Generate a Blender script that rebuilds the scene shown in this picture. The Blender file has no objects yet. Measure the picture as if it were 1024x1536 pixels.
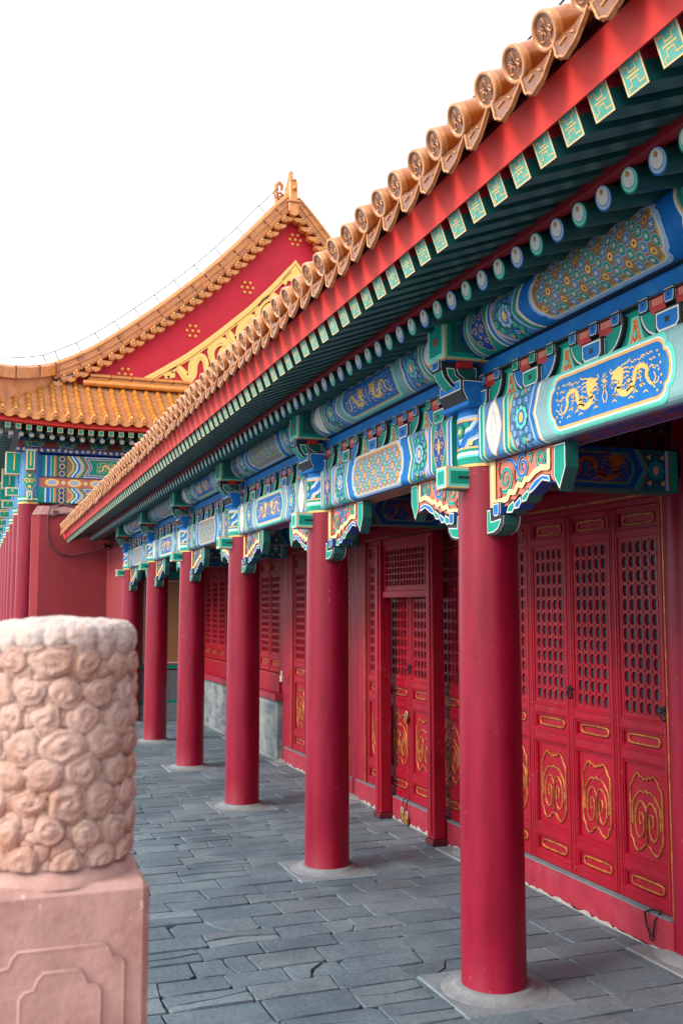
import bpy, math, random
from math import sin, cos, pi, radians, sqrt, atan2
from mathutils import Vector, Matrix
from mathutils.geometry import tessellate_polygon
random.seed(7)
SC = bpy.context.scene
COL = SC.collection

# ------------------------------------------------------------------ camera
cam_d = bpy.data.cameras.new('camera'); cam = bpy.data.objects.new('camera', cam_d); COL.objects.link(cam)
rt = Vector((0.93896873, -0.3440025, 0.0)); up = Vector((-0.03241975, -0.0884910, 0.99554925)); fw = Vector((0.34247142, 0.93478962, 0.09424276))
m = Matrix((rt, up, -fw)).transposed().to_4x4(); m.translation = (0, 0, 2.4)
cam.matrix_world = m
cam_d.sensor_fit = 'VERTICAL'; cam_d.sensor_height = 36; cam_d.sensor_width = 24; cam_d.lens = 35.156
cam_d.clip_start = 0.05; cam_d.clip_end = 600
cam_d.dof.use_dof = True; cam_d.dof.focus_distance = 8.0; cam_d.dof.aperture_fstop = 5.6
SC.camera = cam

# ------------------------------------------------------------------ sky, sun, exposure
SUN_EL, SUN_AZ = radians(33), radians(-102)      # azimuth measured from +Y towards +X
W = bpy.data.worlds.new('World'); SC.world = W; W.use_nodes = True
nt = W.node_tree; nt.nodes.clear()
out = nt.nodes.new('ShaderNodeOutputWorld'); bg = nt.nodes.new('ShaderNodeBackground')
sky = nt.nodes.new('ShaderNodeTexSky'); sky.sky_type = 'NISHITA'; sky.sun_disc = False
sky.sun_elevation = SUN_EL; sky.sun_rotation = SUN_AZ; sky.dust_density = 3.0; sky.air_density = 1.0
mx = nt.nodes.new('ShaderNodeMix'); mx.data_type = 'RGBA'
mx.inputs['Factor'].default_value = 0.72
mx.inputs['B'].default_value = (12.6, 12.9, 13.2, 1)
nt.links.new(sky.outputs['Color'], mx.inputs['A']); nt.links.new(mx.outputs['Result'], bg.inputs['Color'])
bg.inputs['Strength'].default_value = 0.108
nt.links.new(bg.outputs['Background'], out.inputs['Surface'])
sun_d = bpy.data.lights.new('sun', 'SUN'); sun = bpy.data.objects.new('sun', sun_d); COL.objects.link(sun)
sun_d.energy = 2.1; sun_d.angle = radians(22); sun_d.color = (1.0, 0.90, 0.78)
sd = Vector((sin(SUN_AZ) * cos(SUN_EL), cos(SUN_AZ) * cos(SUN_EL), sin(SUN_EL)))
sun.rotation_euler = sd.to_track_quat('Z', 'Y').to_euler()
SC.view_settings.view_transform = 'Standard'; SC.view_settings.look = 'None'
SC.view_settings.exposure = 0.8; SC.view_settings.gamma = 1

# ------------------------------------------------------------------ materials
def lin(h):
    h = h.lstrip('#'); c = [int(h[i:i + 2], 16) / 255 for i in (0, 2, 4)]
    return tuple(x / 12.92 if x <= 0.04045 else ((x + 0.055) / 1.055) ** 2.4 for x in c) + (1,)
MATS = {}
def M(name, col, rough=0.6, var=0.18, scale=6.0, bump=0.05, bscale=40.0, metal=0.0, spec=0.5, coat=0.0,
      dirt=None, dirt_amt=0.0, dirt_scale=3.0, stretch=None, island=0.0, dirt_lo=0.52, dirt_hi=0.68, scuff=None, scuff_scale=30, scuff_lo=0.68):
    m = bpy.data.materials.new(name); m.use_nodes = True; n = m.node_tree; L = n.links
    b = n.nodes['Principled BSDF']
    tc = n.nodes.new('ShaderNodeNewGeometry'); vec = tc.outputs['Position']
    if stretch:
        mp = n.nodes.new('ShaderNodeMapping'); mp.inputs['Scale'].default_value = stretch
        L.new(vec, mp.inputs['Vector']); vec = mp.outputs['Vector']
    nz = n.nodes.new('ShaderNodeTexNoise'); nz.inputs['Scale'].default_value = scale; nz.inputs['Detail'].default_value = 6
    nz.inputs['Roughness'].default_value = 0.65
    L.new(vec, nz.inputs['Vector'])
    c = lin(col)
    ramp = n.nodes.new('ShaderNodeValToRGB')
    ramp.color_ramp.elements[0].position = 0.3; ramp.color_ramp.elements[1].position = 0.72
    ramp.color_ramp.elements[0].color = tuple(x * (1 - var) for x in c[:3]) + (1,)
    ramp.color_ramp.elements[1].color = tuple(min(1, x * (1 + var) + var * 0.02) for x in c[:3]) + (1,)
    L.new(nz.outputs['Fac'], ramp.inputs['Fac']); colout = ramp.outputs['Color']
    if island:
        hs = n.nodes.new('ShaderNodeHueSaturation'); mr = n.nodes.new('ShaderNodeMapRange')
        mr.inputs['To Min'].default_value = 1 - island; mr.inputs['To Max'].default_value = 1 + island
        L.new(tc.outputs['Random Per Island'], mr.inputs['Value']); L.new(mr.outputs['Result'], hs.inputs['Value'])
        L.new(colout, hs.inputs['Color']); colout = hs.outputs['Color']
    if dirt:
        nd = n.nodes.new('ShaderNodeTexNoise'); nd.inputs['Scale'].default_value = dirt_scale; nd.inputs['Detail'].default_value = 8
        nd.inputs['Roughness'].default_value = 0.7; L.new(vec, nd.inputs['Vector'])
        r2 = n.nodes.new('ShaderNodeMapRange'); r2.inputs['From Min'].default_value = dirt_lo; r2.inputs['From Max'].default_value = dirt_hi
        r2.inputs['To Max'].default_value = dirt_amt
        L.new(nd.outputs['Fac'], r2.inputs['Value'])
        mm = n.nodes.new('ShaderNodeMix'); mm.data_type = 'RGBA'; mm.inputs['B'].default_value = lin(dirt)
        L.new(r2.outputs['Result'], mm.inputs['Factor']); L.new(colout, mm.inputs['A']); colout = mm.outputs['Result']
    if scuff:
        ns = n.nodes.new('ShaderNodeTexNoise'); ns.inputs['Scale'].default_value = scuff_scale; ns.inputs['Detail'].default_value = 4; L.new(tc.outputs['Position'], ns.inputs['Vector'])
        nl = n.nodes.new('ShaderNodeTexNoise'); nl.inputs['Scale'].default_value = 1.7; nl.inputs['Detail'].default_value = 3; L.new(tc.outputs['Position'], nl.inputs['Vector'])
        ms = n.nodes.new('ShaderNodeMath'); ms.operation = 'MULTIPLY_ADD'; ms.inputs[1].default_value = 0.35; L.new(nl.outputs['Fac'], ms.inputs[0]); L.new(ns.outputs['Fac'], ms.inputs[2])
        r3 = n.nodes.new('ShaderNodeMapRange'); r3.inputs['From Min'].default_value = scuff_lo + 0.18; r3.inputs['From Max'].default_value = scuff_lo + 0.20; r3.inputs['To Max'].default_value = 0.8; L.new(ms.outputs[0], r3.inputs['Value'])
        m3 = n.nodes.new('ShaderNodeMix'); m3.data_type = 'RGBA'; m3.inputs['B'].default_value = lin(scuff)
        L.new(r3.outputs['Result'], m3.inputs['Factor']); L.new(colout, m3.inputs['A']); colout = m3.outputs['Result']
    L.new(colout, b.inputs['Base Color'])
    b.inputs['Roughness'].default_value = rough; b.inputs['Metallic'].default_value = metal
    b.inputs['Specular IOR Level'].default_value = spec; b.inputs['Coat Weight'].default_value = coat
    b.inputs['Coat Roughness'].default_value = 0.25
    if bump:
        nb = n.nodes.new('ShaderNodeTexNoise'); nb.inputs['Scale'].default_value = bscale; nb.inputs['Detail'].default_value = 5
        L.new(tc.outputs['Position'], nb.inputs['Vector'])
        bp = n.nodes.new('ShaderNodeBump'); bp.inputs['Strength'].default_value = min(1, bump * 4); bp.inputs['Distance'].default_value = 0.01
        L.new(nb.outputs['Fac'], bp.inputs['Height']); L.new(bp.outputs['Normal'], b.inputs['Normal'])
    MATS[name] = m; return m
M('lacquer', '7e0024', rough=0.38, var=0.24, scale=3, stretch=(3, 3, 0.5), bump=0.03, bscale=5, spec=0.32, dirt='8a1238', dirt_amt=0.6, dirt_scale=2.6, dirt_lo=0.45, dirt_hi=0.75, scuff='a05868', scuff_scale=30, scuff_lo=0.725)
M('door_red', '8c0420', rough=0.42, var=0.16, scale=4, bump=0.02, spec=0.28, dirt='7c2838', dirt_amt=0.45, dirt_scale=5, scuff='a05a60', scuff_scale=40, scuff_lo=0.70)
M('dark_red', '520614', rough=0.5, var=0.2)
M('sill_red', '8e1830', rough=0.55, var=0.2, scale=5, bump=0.05, dirt='8c4655', dirt_amt=0.6, dirt_scale=4)
M('fascia_red', 'd8342c', rough=0.6, var=0.12, scale=5, bump=0.02)
M('soffit_maroon', '8a1424', rough=0.6, var=0.2)
M('rafter_green', '0d4a48', rough=0.4, var=0.3, scale=5, bump=0.02)
M('rafter_end', '4fa89c', rough=0.55, var=0.15, scale=12, dirt='7fb4ac', dirt_amt=0.6, dirt_scale=9)
M('teal', '008f7e', rough=0.6, spec=0.25, var=0.15, scale=9, dirt='2f8a86', dirt_amt=0.4, dirt_scale=8)
M('dark_teal', '0a5a55', rough=0.5, var=0.2)
M('aqua', '62d6c0', rough=0.55, var=0.1, scale=10, dirt='8fb8bd', dirt_amt=0.5, dirt_scale=7)
M('aqua_grey', '7fa9ae', rough=0.5, var=0.12, scale=6, bump=0.03, dirt='6aa7a0', dirt_amt=0.6, dirt_scale=4)
M('blue', '0a6cba', rough=0.6, spec=0.25, var=0.14, scale=9, dirt='3a8cb4', dirt_amt=0.6, dirt_scale=6)
M('deep_blue', '04458c', spec=0.3, rough=0.5, var=0.15)
M('pale_blue', 'bcd8f4', rough=0.55, var=0.06)
M('pale_aqua', '8af0d8', rough=0.55, var=0.06)
M('light_blue', '9cbde2', rough=0.55, var=0.08, scale=10)
M('mid_blue', '3e7cb4', rough=0.55, var=0.15, scale=12, dirt='7fa6b8', dirt_amt=0.5, dirt_scale=8)
M('bright_white', 'fbf8f0', rough=0.6, var=0.05, scale=12)
M('white_paint', 'e3e3da', rough=0.6, var=0.08, scale=12)
M('gold_line', 'e0ac66', rough=0.45, var=0.12, scale=15, metal=0.25)
M('gold', 'f0bf62', rough=0.38, var=0.1, scale=15, metal=0.35)
M('gold_worn', 'a8662c', rough=0.45, var=0.45, scale=9, metal=0.35, dirt='7e2a26', dirt_amt=0.75, dirt_scale=14, dirt_lo=0.46, dirt_hi=0.6)
M('cream', 'f0cf96', rough=0.55, var=0.08)
M('orange_red', 'd0533a', rough=0.55, var=0.2, scale=12)
M('coral', 'c8705c', rough=0.55, var=0.2, scale=14)
M('brown_red', '8a3430', rough=0.6, var=0.2)
M('bright_red', 'b01a1e', rough=0.45, var=0.25, scale=12)
M('outline_black', '14181e', rough=0.6, var=0.1, bump=0)
M('tan_ground', '96704a', rough=0.6, var=0.2)
M('dim_orange', '8a4a2e', rough=0.6, var=0.3)
M('tile', 'a85c18', rough=0.3, var=0.3, scale=9, bump=0.05, bscale=60, coat=0.3, dirt='74422c', dirt_amt=0.6, dirt_scale=9, island=0.08)
M('tile_cap', '70401f', rough=0.3, var=0.3, scale=20, bump=0.1, bscale=90, coat=0.2, dirt='5c382c', dirt_amt=0.8, dirt_scale=22, island=0.1)
M('tile_rim', 'c28350', rough=0.28, var=0.2, scale=16, bump=0.04, coat=0.2, dirt='8a4c2c', dirt_amt=0.7, dirt_scale=14)
M('mortar', '6e3230', rough=0.85, var=0.3, scale=25, bump=0.3, bscale=60)
M('hall_tile', 'c27a2c', rough=0.3, var=0.22, scale=4, bump=0.03, bscale=20, coat=0.35, dirt='b06a50', dirt_amt=0.6, dirt_scale=3, island=0.14)
M('hall_tile_dull', 'b87844', rough=0.5, var=0.3, scale=3, bump=0.05, bscale=15, dirt='8c6456', dirt_amt=0.7, dirt_scale=2, island=0.12)
M('gable_red', 'c8142e', rough=0.7, var=0.1, scale=1.2, bump=0.03, dirt='a81026', dirt_amt=0.5, dirt_scale=1.0)
M('wall_red', '85282f', rough=0.9, var=0.1, scale=1.5, bump=0.06, bscale=25, dirt='7f2a34', dirt_amt=0.6, dirt_scale=1.1)
M('coping', '8a6560', rough=0.9, var=0.2)
M('stone', '74797e', rough=0.85, var=0.18, scale=9, bump=0.12, bscale=50, dirt='6d7074', dirt_amt=0.6, dirt_scale=6)
M('stone_dark', '6a747c', rough=0.85, var=0.2, scale=8, bump=0.12, bscale=50)
M('plaster_chip', '96928e', rough=0.95, var=0.25, scale=25, bump=0.3, bscale=70)
M('glass', '36424a', rough=0.15, var=0.25, scale=3, bump=0, spec=0.6)
M('iron', '221a1c', rough=0.5, var=0.2, metal=0.6)
M('brass', 'b88a4e', rough=0.35, var=0.2, metal=0.8)
M('steel', 'c9c4b4', rough=0.35, var=0.1, metal=0.5)
M('wire', '2b3038', rough=0.6, var=0.1, bump=0)
M('cable', '54303a', rough=0.7, var=0.1, bump=0)
M('tan_panel', 'a0744e', rough=0.8, var=0.1, scale=2)
M('grey_panel', '6f7478', rough=0.8, var=0.2)
M('red_plastic', 'd01822', rough=0.3, var=0.05, bump=0)
M('studio_dark', '1c1518', rough=0.9, var=0.1, bump=0)

def brick_mat():
    m = bpy.data.materials.new('grey_brick'); m.use_nodes = True; n = m.node_tree; L = n.links; b = n.nodes['Principled BSDF']
    g = n.nodes.new('ShaderNodeNewGeometry'); sp = n.nodes.new('ShaderNodeSeparateXYZ'); cb = n.nodes.new('ShaderNodeCombineXYZ')
    L.new(g.outputs['Position'], sp.inputs[0])
    ad = n.nodes.new('ShaderNodeMath'); ad.operation = 'ADD'
    L.new(sp.outputs['X'], ad.inputs[0]); L.new(sp.outputs['Y'], ad.inputs[1])
    L.new(ad.outputs[0], cb.inputs['X']); L.new(sp.outputs['Z'], cb.inputs['Y'])
    br = n.nodes.new('ShaderNodeTexBrick'); br.inputs['Scale'].default_value = 1.0
    br.inputs['Brick Width'].default_value = 0.3; br.inputs['Row Height'].default_value = 0.085; br.inputs['Mortar Size'].default_value = 0.004
    br.inputs['Color1'].default_value = lin('6d757a'); br.inputs['Color2'].default_value = lin('45525e'); br.inputs['Mortar'].default_value = lin('707678')
    br.inputs['Bias'].default_value = -0.1
    L.new(cb.outputs[0], br.inputs['Vector'])
    nz = n.nodes.new('ShaderNodeTexNoise'); nz.inputs['Scale'].default_value = 2.2; nz.inputs['Detail'].default_value = 8; L.new(g.outputs['Position'], nz.inputs['Vector'])
    r = n.nodes.new('ShaderNodeMapRange'); r.inputs['From Min'].default_value = 0.42; r.inputs['From Max'].default_value = 0.62; L.new(nz.outputs['Fac'], r.inputs['Value'])
    mm = n.nodes.new('ShaderNodeMix'); mm.data_type = 'RGBA'; mm.blend_type = 'MIX'; mm.inputs['B'].default_value = lin('8d9290')
    ml = n.nodes.new('ShaderNodeMath'); ml.operation = 'MULTIPLY'; ml.inputs[1].default_value = 0.6; L.new(r.outputs[0], ml.inputs[0])
    L.new(ml.outputs[0], mm.inputs['Factor']); L.new(br.outputs['Color'], mm.inputs['A']); L.new(mm.outputs['Result'], b.inputs['Base Color'])
    bp = n.nodes.new('ShaderNodeBump'); bp.inputs['Strength'].default_value = 0.4; bp.inputs['Distance'].default_value = 0.01
    L.new(br.outputs['Fac'], bp.inputs['Height']); bp.invert = True; L.new(bp.outputs[0], b.inputs['Normal'])
    b.inputs['Roughness'].default_value = 0.85; MATS['grey_brick'] = m
brick_mat()
def slab_mat():
    m = bpy.data.materials.new('paving_slab'); m.use_nodes = True; n = m.node_tree; L = n.links; b = n.nodes['Principled BSDF']
    g = n.nodes.new('ShaderNodeNewGeometry')
    def noise(s, d=8, r=0.65):
        z = n.nodes.new('ShaderNodeTexNoise'); z.inputs['Scale'].default_value = s; z.inputs['Detail'].default_value = d; z.inputs['Roughness'].default_value = r
        L.new(g.outputs['Position'], z.inputs['Vector']); return z
    def ramp(src, stops):
        r = n.nodes.new('ShaderNodeValToRGB'); e = r.color_ramp.elements
        while len(e) < len(stops): e.new(0.5)
        for i, (p, c) in enumerate(stops): e[i].position = p; e[i].color = lin(c) if isinstance(c, str) else c
        L.new(src, r.inputs['Fac']); return r
    a = ramp(g.outputs['Random Per Island'], [(0, '54656f'), (0.35, '596b76'), (0.7, '60717b'), (0.9, '687780'), (1, '5c6770')])
    z1 = noise(1.4); r1 = ramp(z1.outputs['Fac'], [(0.35, (0.62, 0.68, 0.72, 1)), (0.65, (1.15, 1.12, 1.10, 1))])
    mm = n.nodes.new('ShaderNodeMix'); mm.data_type = 'RGBA'; mm.blend_type = 'MULTIPLY'; mm.inputs['Factor'].default_value = 1
    L.new(a.outputs[0], mm.inputs['A']); L.new(r1.outputs[0], mm.inputs['B'])
    z2 = noise(28); r2 = ramp(z2.outputs['Fac'], [(0.3, (0.75, 0.76, 0.78, 1)), (0.6, (1.08, 1.08, 1.08, 1))])
    m2 = n.nodes.new('ShaderNodeMix'); m2.data_type = 'RGBA'; m2.blend_type = 'MULTIPLY'; m2.inputs['Factor'].default_value = 1
    L.new(mm.outputs['Result'], m2.inputs['A']); L.new(r2.outputs[0], m2.inputs['B'])
    z3 = noise(9, 10, 0.8); r3 = ramp(z3.outputs['Fac'], [(0.60, (0, 0, 0, 1)), (0.70, (0.75, 0.75, 0.75, 1))])
    m3 = n.nodes.new('ShaderNodeMix'); m3.data_type = 'RGBA'; m3.inputs['B'].default_value = lin('3c4448')
    L.new(r3.outputs[0], m3.inputs['Factor']); L.new(m2.outputs['Result'], m3.inputs['A'])
    L.new(m3.outputs['Result'], b.inputs['Base Color'])
    rr = n.nodes.new('ShaderNodeMapRange'); rr.inputs['To Min'].default_value = 0.42; rr.inputs['To Max'].default_value = 0.75; L.new(z1.outputs['Fac'], rr.inputs['Value'])
    L.new(rr.outputs[0], b.inputs['Roughness'])
    mu = n.nodes.new('ShaderNodeMath'); mu.operation = 'ADD'; L.new(z2.outputs['Fac'], mu.inputs[0])
    z4 = noise(7); L.new(z4.outputs['Fac'], mu.inputs[1])
    bp = n.nodes.new('ShaderNodeBump'); bp.inputs['Strength'].default_value = 0.5; bp.inputs['Distance'].default_value = 0.012
    L.new(mu.outputs[0], bp.inputs['Height']); L.new(bp.outputs[0], b.inputs['Normal'])
    MATS['paving_slab'] = m
slab_mat()
M('joint_soil', '363d3c', rough=1, var=0.4, scale=4, bump=0.3, bscale=60, dirt='4a5236', dirt_amt=0.8, dirt_scale=5)
M('courtyard', '7d8890', rough=0.9, var=0.2, scale=2)
M('carved_stone', 'b2968a', rough=0.8, var=0.16, scale=12, bump=0.10, bscale=150, dirt='9c6a54', dirt_amt=0.65, dirt_scale=7, dirt_lo=0.45, dirt_hi=0.62, scuff='c8b0a4', scuff_scale=60, scuff_lo=0.68)
M('carved_cap', 'b8aca6', rough=0.85, var=0.12, scale=12, bump=0.12, bscale=110, dirt='a88478', dirt_amt=0.6, dirt_scale=8)
M('block_stone', 'ae8a82', rough=0.8, var=0.2, scale=9, bump=0.05, bscale=70, dirt='946a62', dirt_amt=0.75, dirt_scale=8, dirt_lo=0.46, scuff='cbb2aa', scuff_scale=55, scuff_lo=0.66)

# ------------------------------------------------------------------ mesh builder
class MB:
    def __init__(s): s.v = []; s.f = []; s.m = []; s.s = []; s.mats = []
    def mi(s, m):
        if m not in s.mats: s.mats.append(m)
        return s.mats.index(m)
    def face(s, pts, m, smooth=False):
        k = len(s.v); s.v += [tuple(p) for p in pts]; s.f.append(tuple(range(k, k + len(pts)))); s.m.append(s.mi(m)); s.s.append(smooth)
    def grid(s, rows, m, smooth=True, closed=False):
        k = len(s.v); nr = len(rows); nc = len(rows[0])
        for r in rows: s.v += [tuple(p) for p in r]
        for i in range(nr - 1):
            for j in range(nc if closed else nc - 1):
                j2 = (j + 1) % nc
                s.f.append((k + i * nc + j, k + i * nc + j2, k + (i + 1) * nc + j2, k + (i + 1) * nc + j)); s.m.append(s.mi(m(i, j) if callable(m) else m)); s.s.append(smooth)
    def box(s, x0, x1, y0, y1, z0, z1, m, bev=0.0):
        c = Vector(((x0 + x1) / 2, (y0 + y1) / 2, (z0 + z1) / 2)); h = Vector(((x1 - x0) / 2, (y1 - y0) / 2, (z1 - z0) / 2))
        s.obox(c, (Vector((1, 0, 0)), Vector((0, 1, 0)), Vector((0, 0, 1))), h, m, bev)
    def obox(s, c, ax, h, m, bev=0.0):
        if isinstance(m, str): m = [m] * 6
        k = len(s.v)
        if bev <= 0:
            for i in (-1, 1):
                for j in (-1, 1):
                    for l in (-1, 1): s.v.append(tuple(c + ax[0] * h[0] * i + ax[1] * h[1] * j + ax[2] * h[2] * l))
            for q, mm in zip(((0, 1, 3, 2), (4, 6, 7, 5), (0, 4, 5, 1), (2, 3, 7, 6), (0, 2, 6, 4), (1, 5, 7, 3)), m):
                s.f.append(tuple(k + a for a in q)); s.m.append(s.mi(mm)); s.s.append(False)
            return
        b = min(bev, min(h) * 0.95)
        idx = {}
        for i in (-1, 1):
            for j in (-1, 1):
                for l in (-1, 1):
                    for a in range(3):
                        e = [h[0] - b, h[1] - b, h[2] - b]; e[a] = h[a]
                        idx[(i, j, l, a)] = len(s.v); s.v.append(tuple(c + ax[0] * e[0] * i + ax[1] * e[1] * j + ax[2] * e[2] * l))
        def add(ids, mm): s.f.append(tuple(ids)); s.m.append(s.mi(mm)); s.s.append(False)
        S2 = ((-1, -1), (1, -1), (1, 1), (-1, 1))
        for sg, mi in ((-1, 0), (1, 1)):
            add([idx[(sg, p, q, 0)] for p, q in S2], m[mi])
            add([idx[(p, sg, q, 1)] for p, q in S2], m[2 + mi])
            add([idx[(p, q, sg, 2)] for p, q in S2], m[4 + mi])
        for p, q in S2:
            add([idx[(p, q, -1, 0)], idx[(p, q, 1, 0)], idx[(p, q, 1, 1)], idx[(p, q, -1, 1)]], m[0])
            add([idx[(p, -1, q, 0)], idx[(p, 1, q, 0)], idx[(p, 1, q, 2)], idx[(p, -1, q, 2)]], m[0])
            add([idx[(-1, p, q, 1)], idx[(1, p, q, 1)], idx[(1, p, q, 2)], idx[(-1, p, q, 2)]], m[0])
        for i in (-1, 1):
            for j in (-1, 1):
                for l in (-1, 1): add([idx[(i, j, l, a)] for a in range(3)], m[0])
    def tube(s, pts, r, m, n=8, closed=False, caps=True):
        pts = [Vector(p) for p in pts]; N = len(pts); rows = []
        prev = None
        for i, p in enumerate(pts):
            if closed: t = pts[(i + 1) % N] - pts[i - 1]
            else: t = pts[min(i + 1, N - 1)] - pts[max(i - 1, 0)]
            t.normalize()
            if prev is None:
                a = Vector((0, 0, 1)) if abs(t.z) < 0.9 else Vector((1, 0, 0)); a = (a - t * a.dot(t)).normalized()
            else: a = (prev - t * prev.dot(t)).normalized()
            prev = a; b = t.cross(a); rr = r[i] if isinstance(r, (list, tuple)) else r
            rows.append([p + (a * cos(2 * pi * j / n) + b * sin(2 * pi * j / n)) * rr for j in range(n)])
        if closed: rows.append(rows[0])
        s.grid(rows, m, True, True)
        if caps and not closed:
            s.face(rows[0], m); s.face(rows[-1], m)
    def lathe(s, prof, c, m, n=32, axis='z', a0=0, a1=2 * pi):
        rows = []
        full = abs(a1 - a0 - 2 * pi) < 1e-6
        for r, z in prof:
            row = []
            for j in range(n if full else n + 1):
                a = a0 + (a1 - a0) * j / n
                if axis == 'z': row.append((c[0] + r * cos(a), c[1] + r * sin(a), c[2] + z))
                elif axis == 'x': row.append((c[0] + z, c[1] + r * cos(a), c[2] + r * sin(a)))
                else: row.append((c[0] + r * cos(a), c[1] + z, c[2] + r * sin(a)))
            rows.append(row)
        s.grid(rows, m, True, full)
    def ball(s, c, r, m, n=8):
        c = Vector(c); rows = []
        for i in range(n // 2 + 1):
            t = pi * i / (n // 2); rows.append([c + Vector((r * sin(t) * cos(2 * pi * j / n), r * sin(t) * sin(2 * pi * j / n), r * cos(t))) for j in range(n)])
        s.grid(rows, m, True, True)
    # --- drawing on a surface S(u, v, h)
    def paint(s, poly, S, h, m, cuts=(), ucuts=()):
        poly = [(float(a), float(b)) for a, b in poly]
        if len(poly) > 4 or not convex(poly): tris = [[poly[i] for i in t] for t in tessellate_polygon([[Vector((a, b, 0)) for a, b in poly]])]
        else: tris = [poly]
        for ax, cc in ((1, cuts), (0, ucuts)):
            for c in cc:
                nxt = []
                for t in tris:
                    lo = min(p[ax] for p in t); hi = max(p[ax] for p in t)
                    if lo < c - 1e-6 and hi > c + 1e-6:
                        for sg in (1, -1):
                            q = clip(t, ax, c, sg)
                            if len(q) > 2: nxt.append(q)
                    else: nxt.append(t)
                tris = nxt
        for t in tris: s.face([S(a, b, h) for a, b in t], m)
    def stroke(s, pts, w, S, h, m, closed=False, dens=0.0):
        P = [Vector((a, b)) for a, b in pts]
        if dens:
            Q = []; N = len(P)
            for i in range(N if closed else N - 1):
                a, b = P[i], P[(i + 1) % N]; k = max(1, int((b - a).length / dens))
                Q += [a.lerp(b, j / k) for j in range(k)]
            if not closed: Q.append(P[-1])
            P = Q
        N = len(P); L_, R_ = [], []
        for i in range(N):
            a = P[i - 1] if (i > 0 or closed) else P[i]; b = P[(i + 1) % N] if (i < N - 1 or closed) else P[i]
            t = b - a
            if t.length < 1e-9: t = Vector((1, 0))
            t.normalize(); nn = Vector((-t.y, t.x)); ww = (w[min(i, len(w) - 1)] if isinstance(w, (list, tuple)) else w) / 2
            L_.append(P[i] + nn * ww); R_.append(P[i] - nn * ww)
        rows = [[S(p.x, p.y, h) for p in L_], [S(p.x, p.y, h) for p in R_]]
        if closed: rows[0].append(rows[0][0]); rows[1].append(rows[1][0])
        s.grid(rows, m, False)
    def disc(s, c, r, S, h, m, n=10, ry=None):
        ry = ry or r
        s.face([S(c[0] + r * cos(2 * pi * i / n), c[1] + ry * sin(2 * pi * i / n), h) for i in range(n)], m)
    def prism(s, poly, S, h0, h1, m, mside=None):
        s.paint(poly, S, h1, m); s.paint(poly, S, h0, mside or m)
        N = len(poly)
        for i in range(N):
            a, b = poly[i], poly[(i + 1) % N]
            s.face([S(a[0], a[1], h0), S(b[0], b[1], h0), S(b[0], b[1], h1), S(a[0], a[1], h1)], mside or m)
    def nested(s, poly, S, h, layers, eps=0.0012):
        cx = sum(p[0] for p in poly) / len(poly); cy = sum(p[1] for p in poly) / len(poly)
        for i, (d, mm) in enumerate(layers):
            q = inset(poly, d)
            s.paint(q, S, h + eps * i, mm)
def convex(p):
    sg = 0; n = len(p)
    for i in range(n):
        a, b, c = p[i], p[(i + 1) % n], p[(i + 2) % n]
        z = (b[0] - a[0]) * (c[1] - b[1]) - (b[1] - a[1]) * (c[0] - b[0])
        if abs(z) > 1e-12:
            if sg and (z > 0) != (sg > 0): return False
            sg = z
    return True
def clip(p, ax, c, sg):
    o = []; n = len(p)
    for i in range(n):
        a, b = p[i], p[(i + 1) % n]; da = (a[ax] - c) * sg; db = (b[ax] - c) * sg
        if da >= 0: o.append(a)
        if da * db < 0:
            t = da / (da - db); o.append((a[0] + (b[0] - a[0]) * t, a[1] + (b[1] - a[1]) * t))
    return o
def inset(poly, d):
    if d == 0: return poly
    n = len(poly); A = sum(poly[i][0] * poly[(i + 1) % n][1] - poly[(i + 1) % n][0] * poly[i][1] for i in range(n))
    sg = 1 if A > 0 else -1; o = []
    for i in range(n):
        a = Vector(poly[i - 1]); b = Vector(poly[i]); c = Vector(poly[(i + 1) % n])
        t1 = (b - a).normalized(); t2 = (c - b).normalized()
        n1 = Vector((-t1.y, t1.x)) * sg; n2 = Vector((-t2.y, t2.x)) * sg
        k = n1 + n2
        if k.length < 1e-6: k = n1
        k = k / max(0.35, k.dot(n1)) if k.dot(n1) > 0 else n1
        o.append(tuple(b + k * d))
    return o
WP = {}
def link(me, name, parent=None, loc=(0, 0, 0)):
    o = bpy.data.objects.new(name, me); COL.objects.link(o)
    loc = Vector(loc); WP[o] = loc
    if parent: o.parent = parent; o.location = loc - WP[parent]
    else: o.location = loc
    return o
def build(mb, name, parent=None, shear=0.0, sy=5.82, zfun=None, base=False):
    vs = [Vector(v) for v in mb.v]
    if shear: vs = [Vector((v.x, v.y, v.z - shear * (v.y - sy))) for v in vs]
    if zfun: vs = [Vector((v.x, v.y, v.z + zfun(v.y))) for v in vs]
    lo = Vector([min(v[i] for v in vs) for i in range(3)]); hi = Vector([max(v[i] for v in vs) for i in range(3)])
    c = (lo + hi) / 2
    if base: c.z = lo.z
    me = bpy.data.meshes.new(name); me.from_pydata([tuple(v - c) for v in vs], [], mb.f)
    for mn in mb.mats: me.materials.append(MATS[mn])
    me.polygons.foreach_set('material_index', mb.m); me.polygons.foreach_set('use_smooth', mb.s); me.update()
    return link(me, name, parent, c)
def thing(name, loc, label, cat, group=None):
    o = bpy.data.objects.new(name, None); COL.objects.link(o); o.location = loc; WP[o] = Vector(loc); o.empty_display_size = 0.2
    tag(o, label, cat, group); return o
def tag(o, label, cat, group=None):
    o['label'] = label; o['category'] = cat
    if group: o['group'] = group
    return o
def struct(o, kind='structure'): o['kind'] = kind; return o
def dup(o, off, parent=None, name=None):
    n = o.copy(); COL.objects.link(n); off = Vector(off)
    par = parent if parent else o.parent
    WP[n] = WP[o] + off; n.parent = par; n.location = WP[n] - (WP[par] if par else Vector())
    n.rotation_euler = o.rotation_euler
    for ch in [c for c in o.children]: dup(ch, off, n)
    return n

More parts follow.
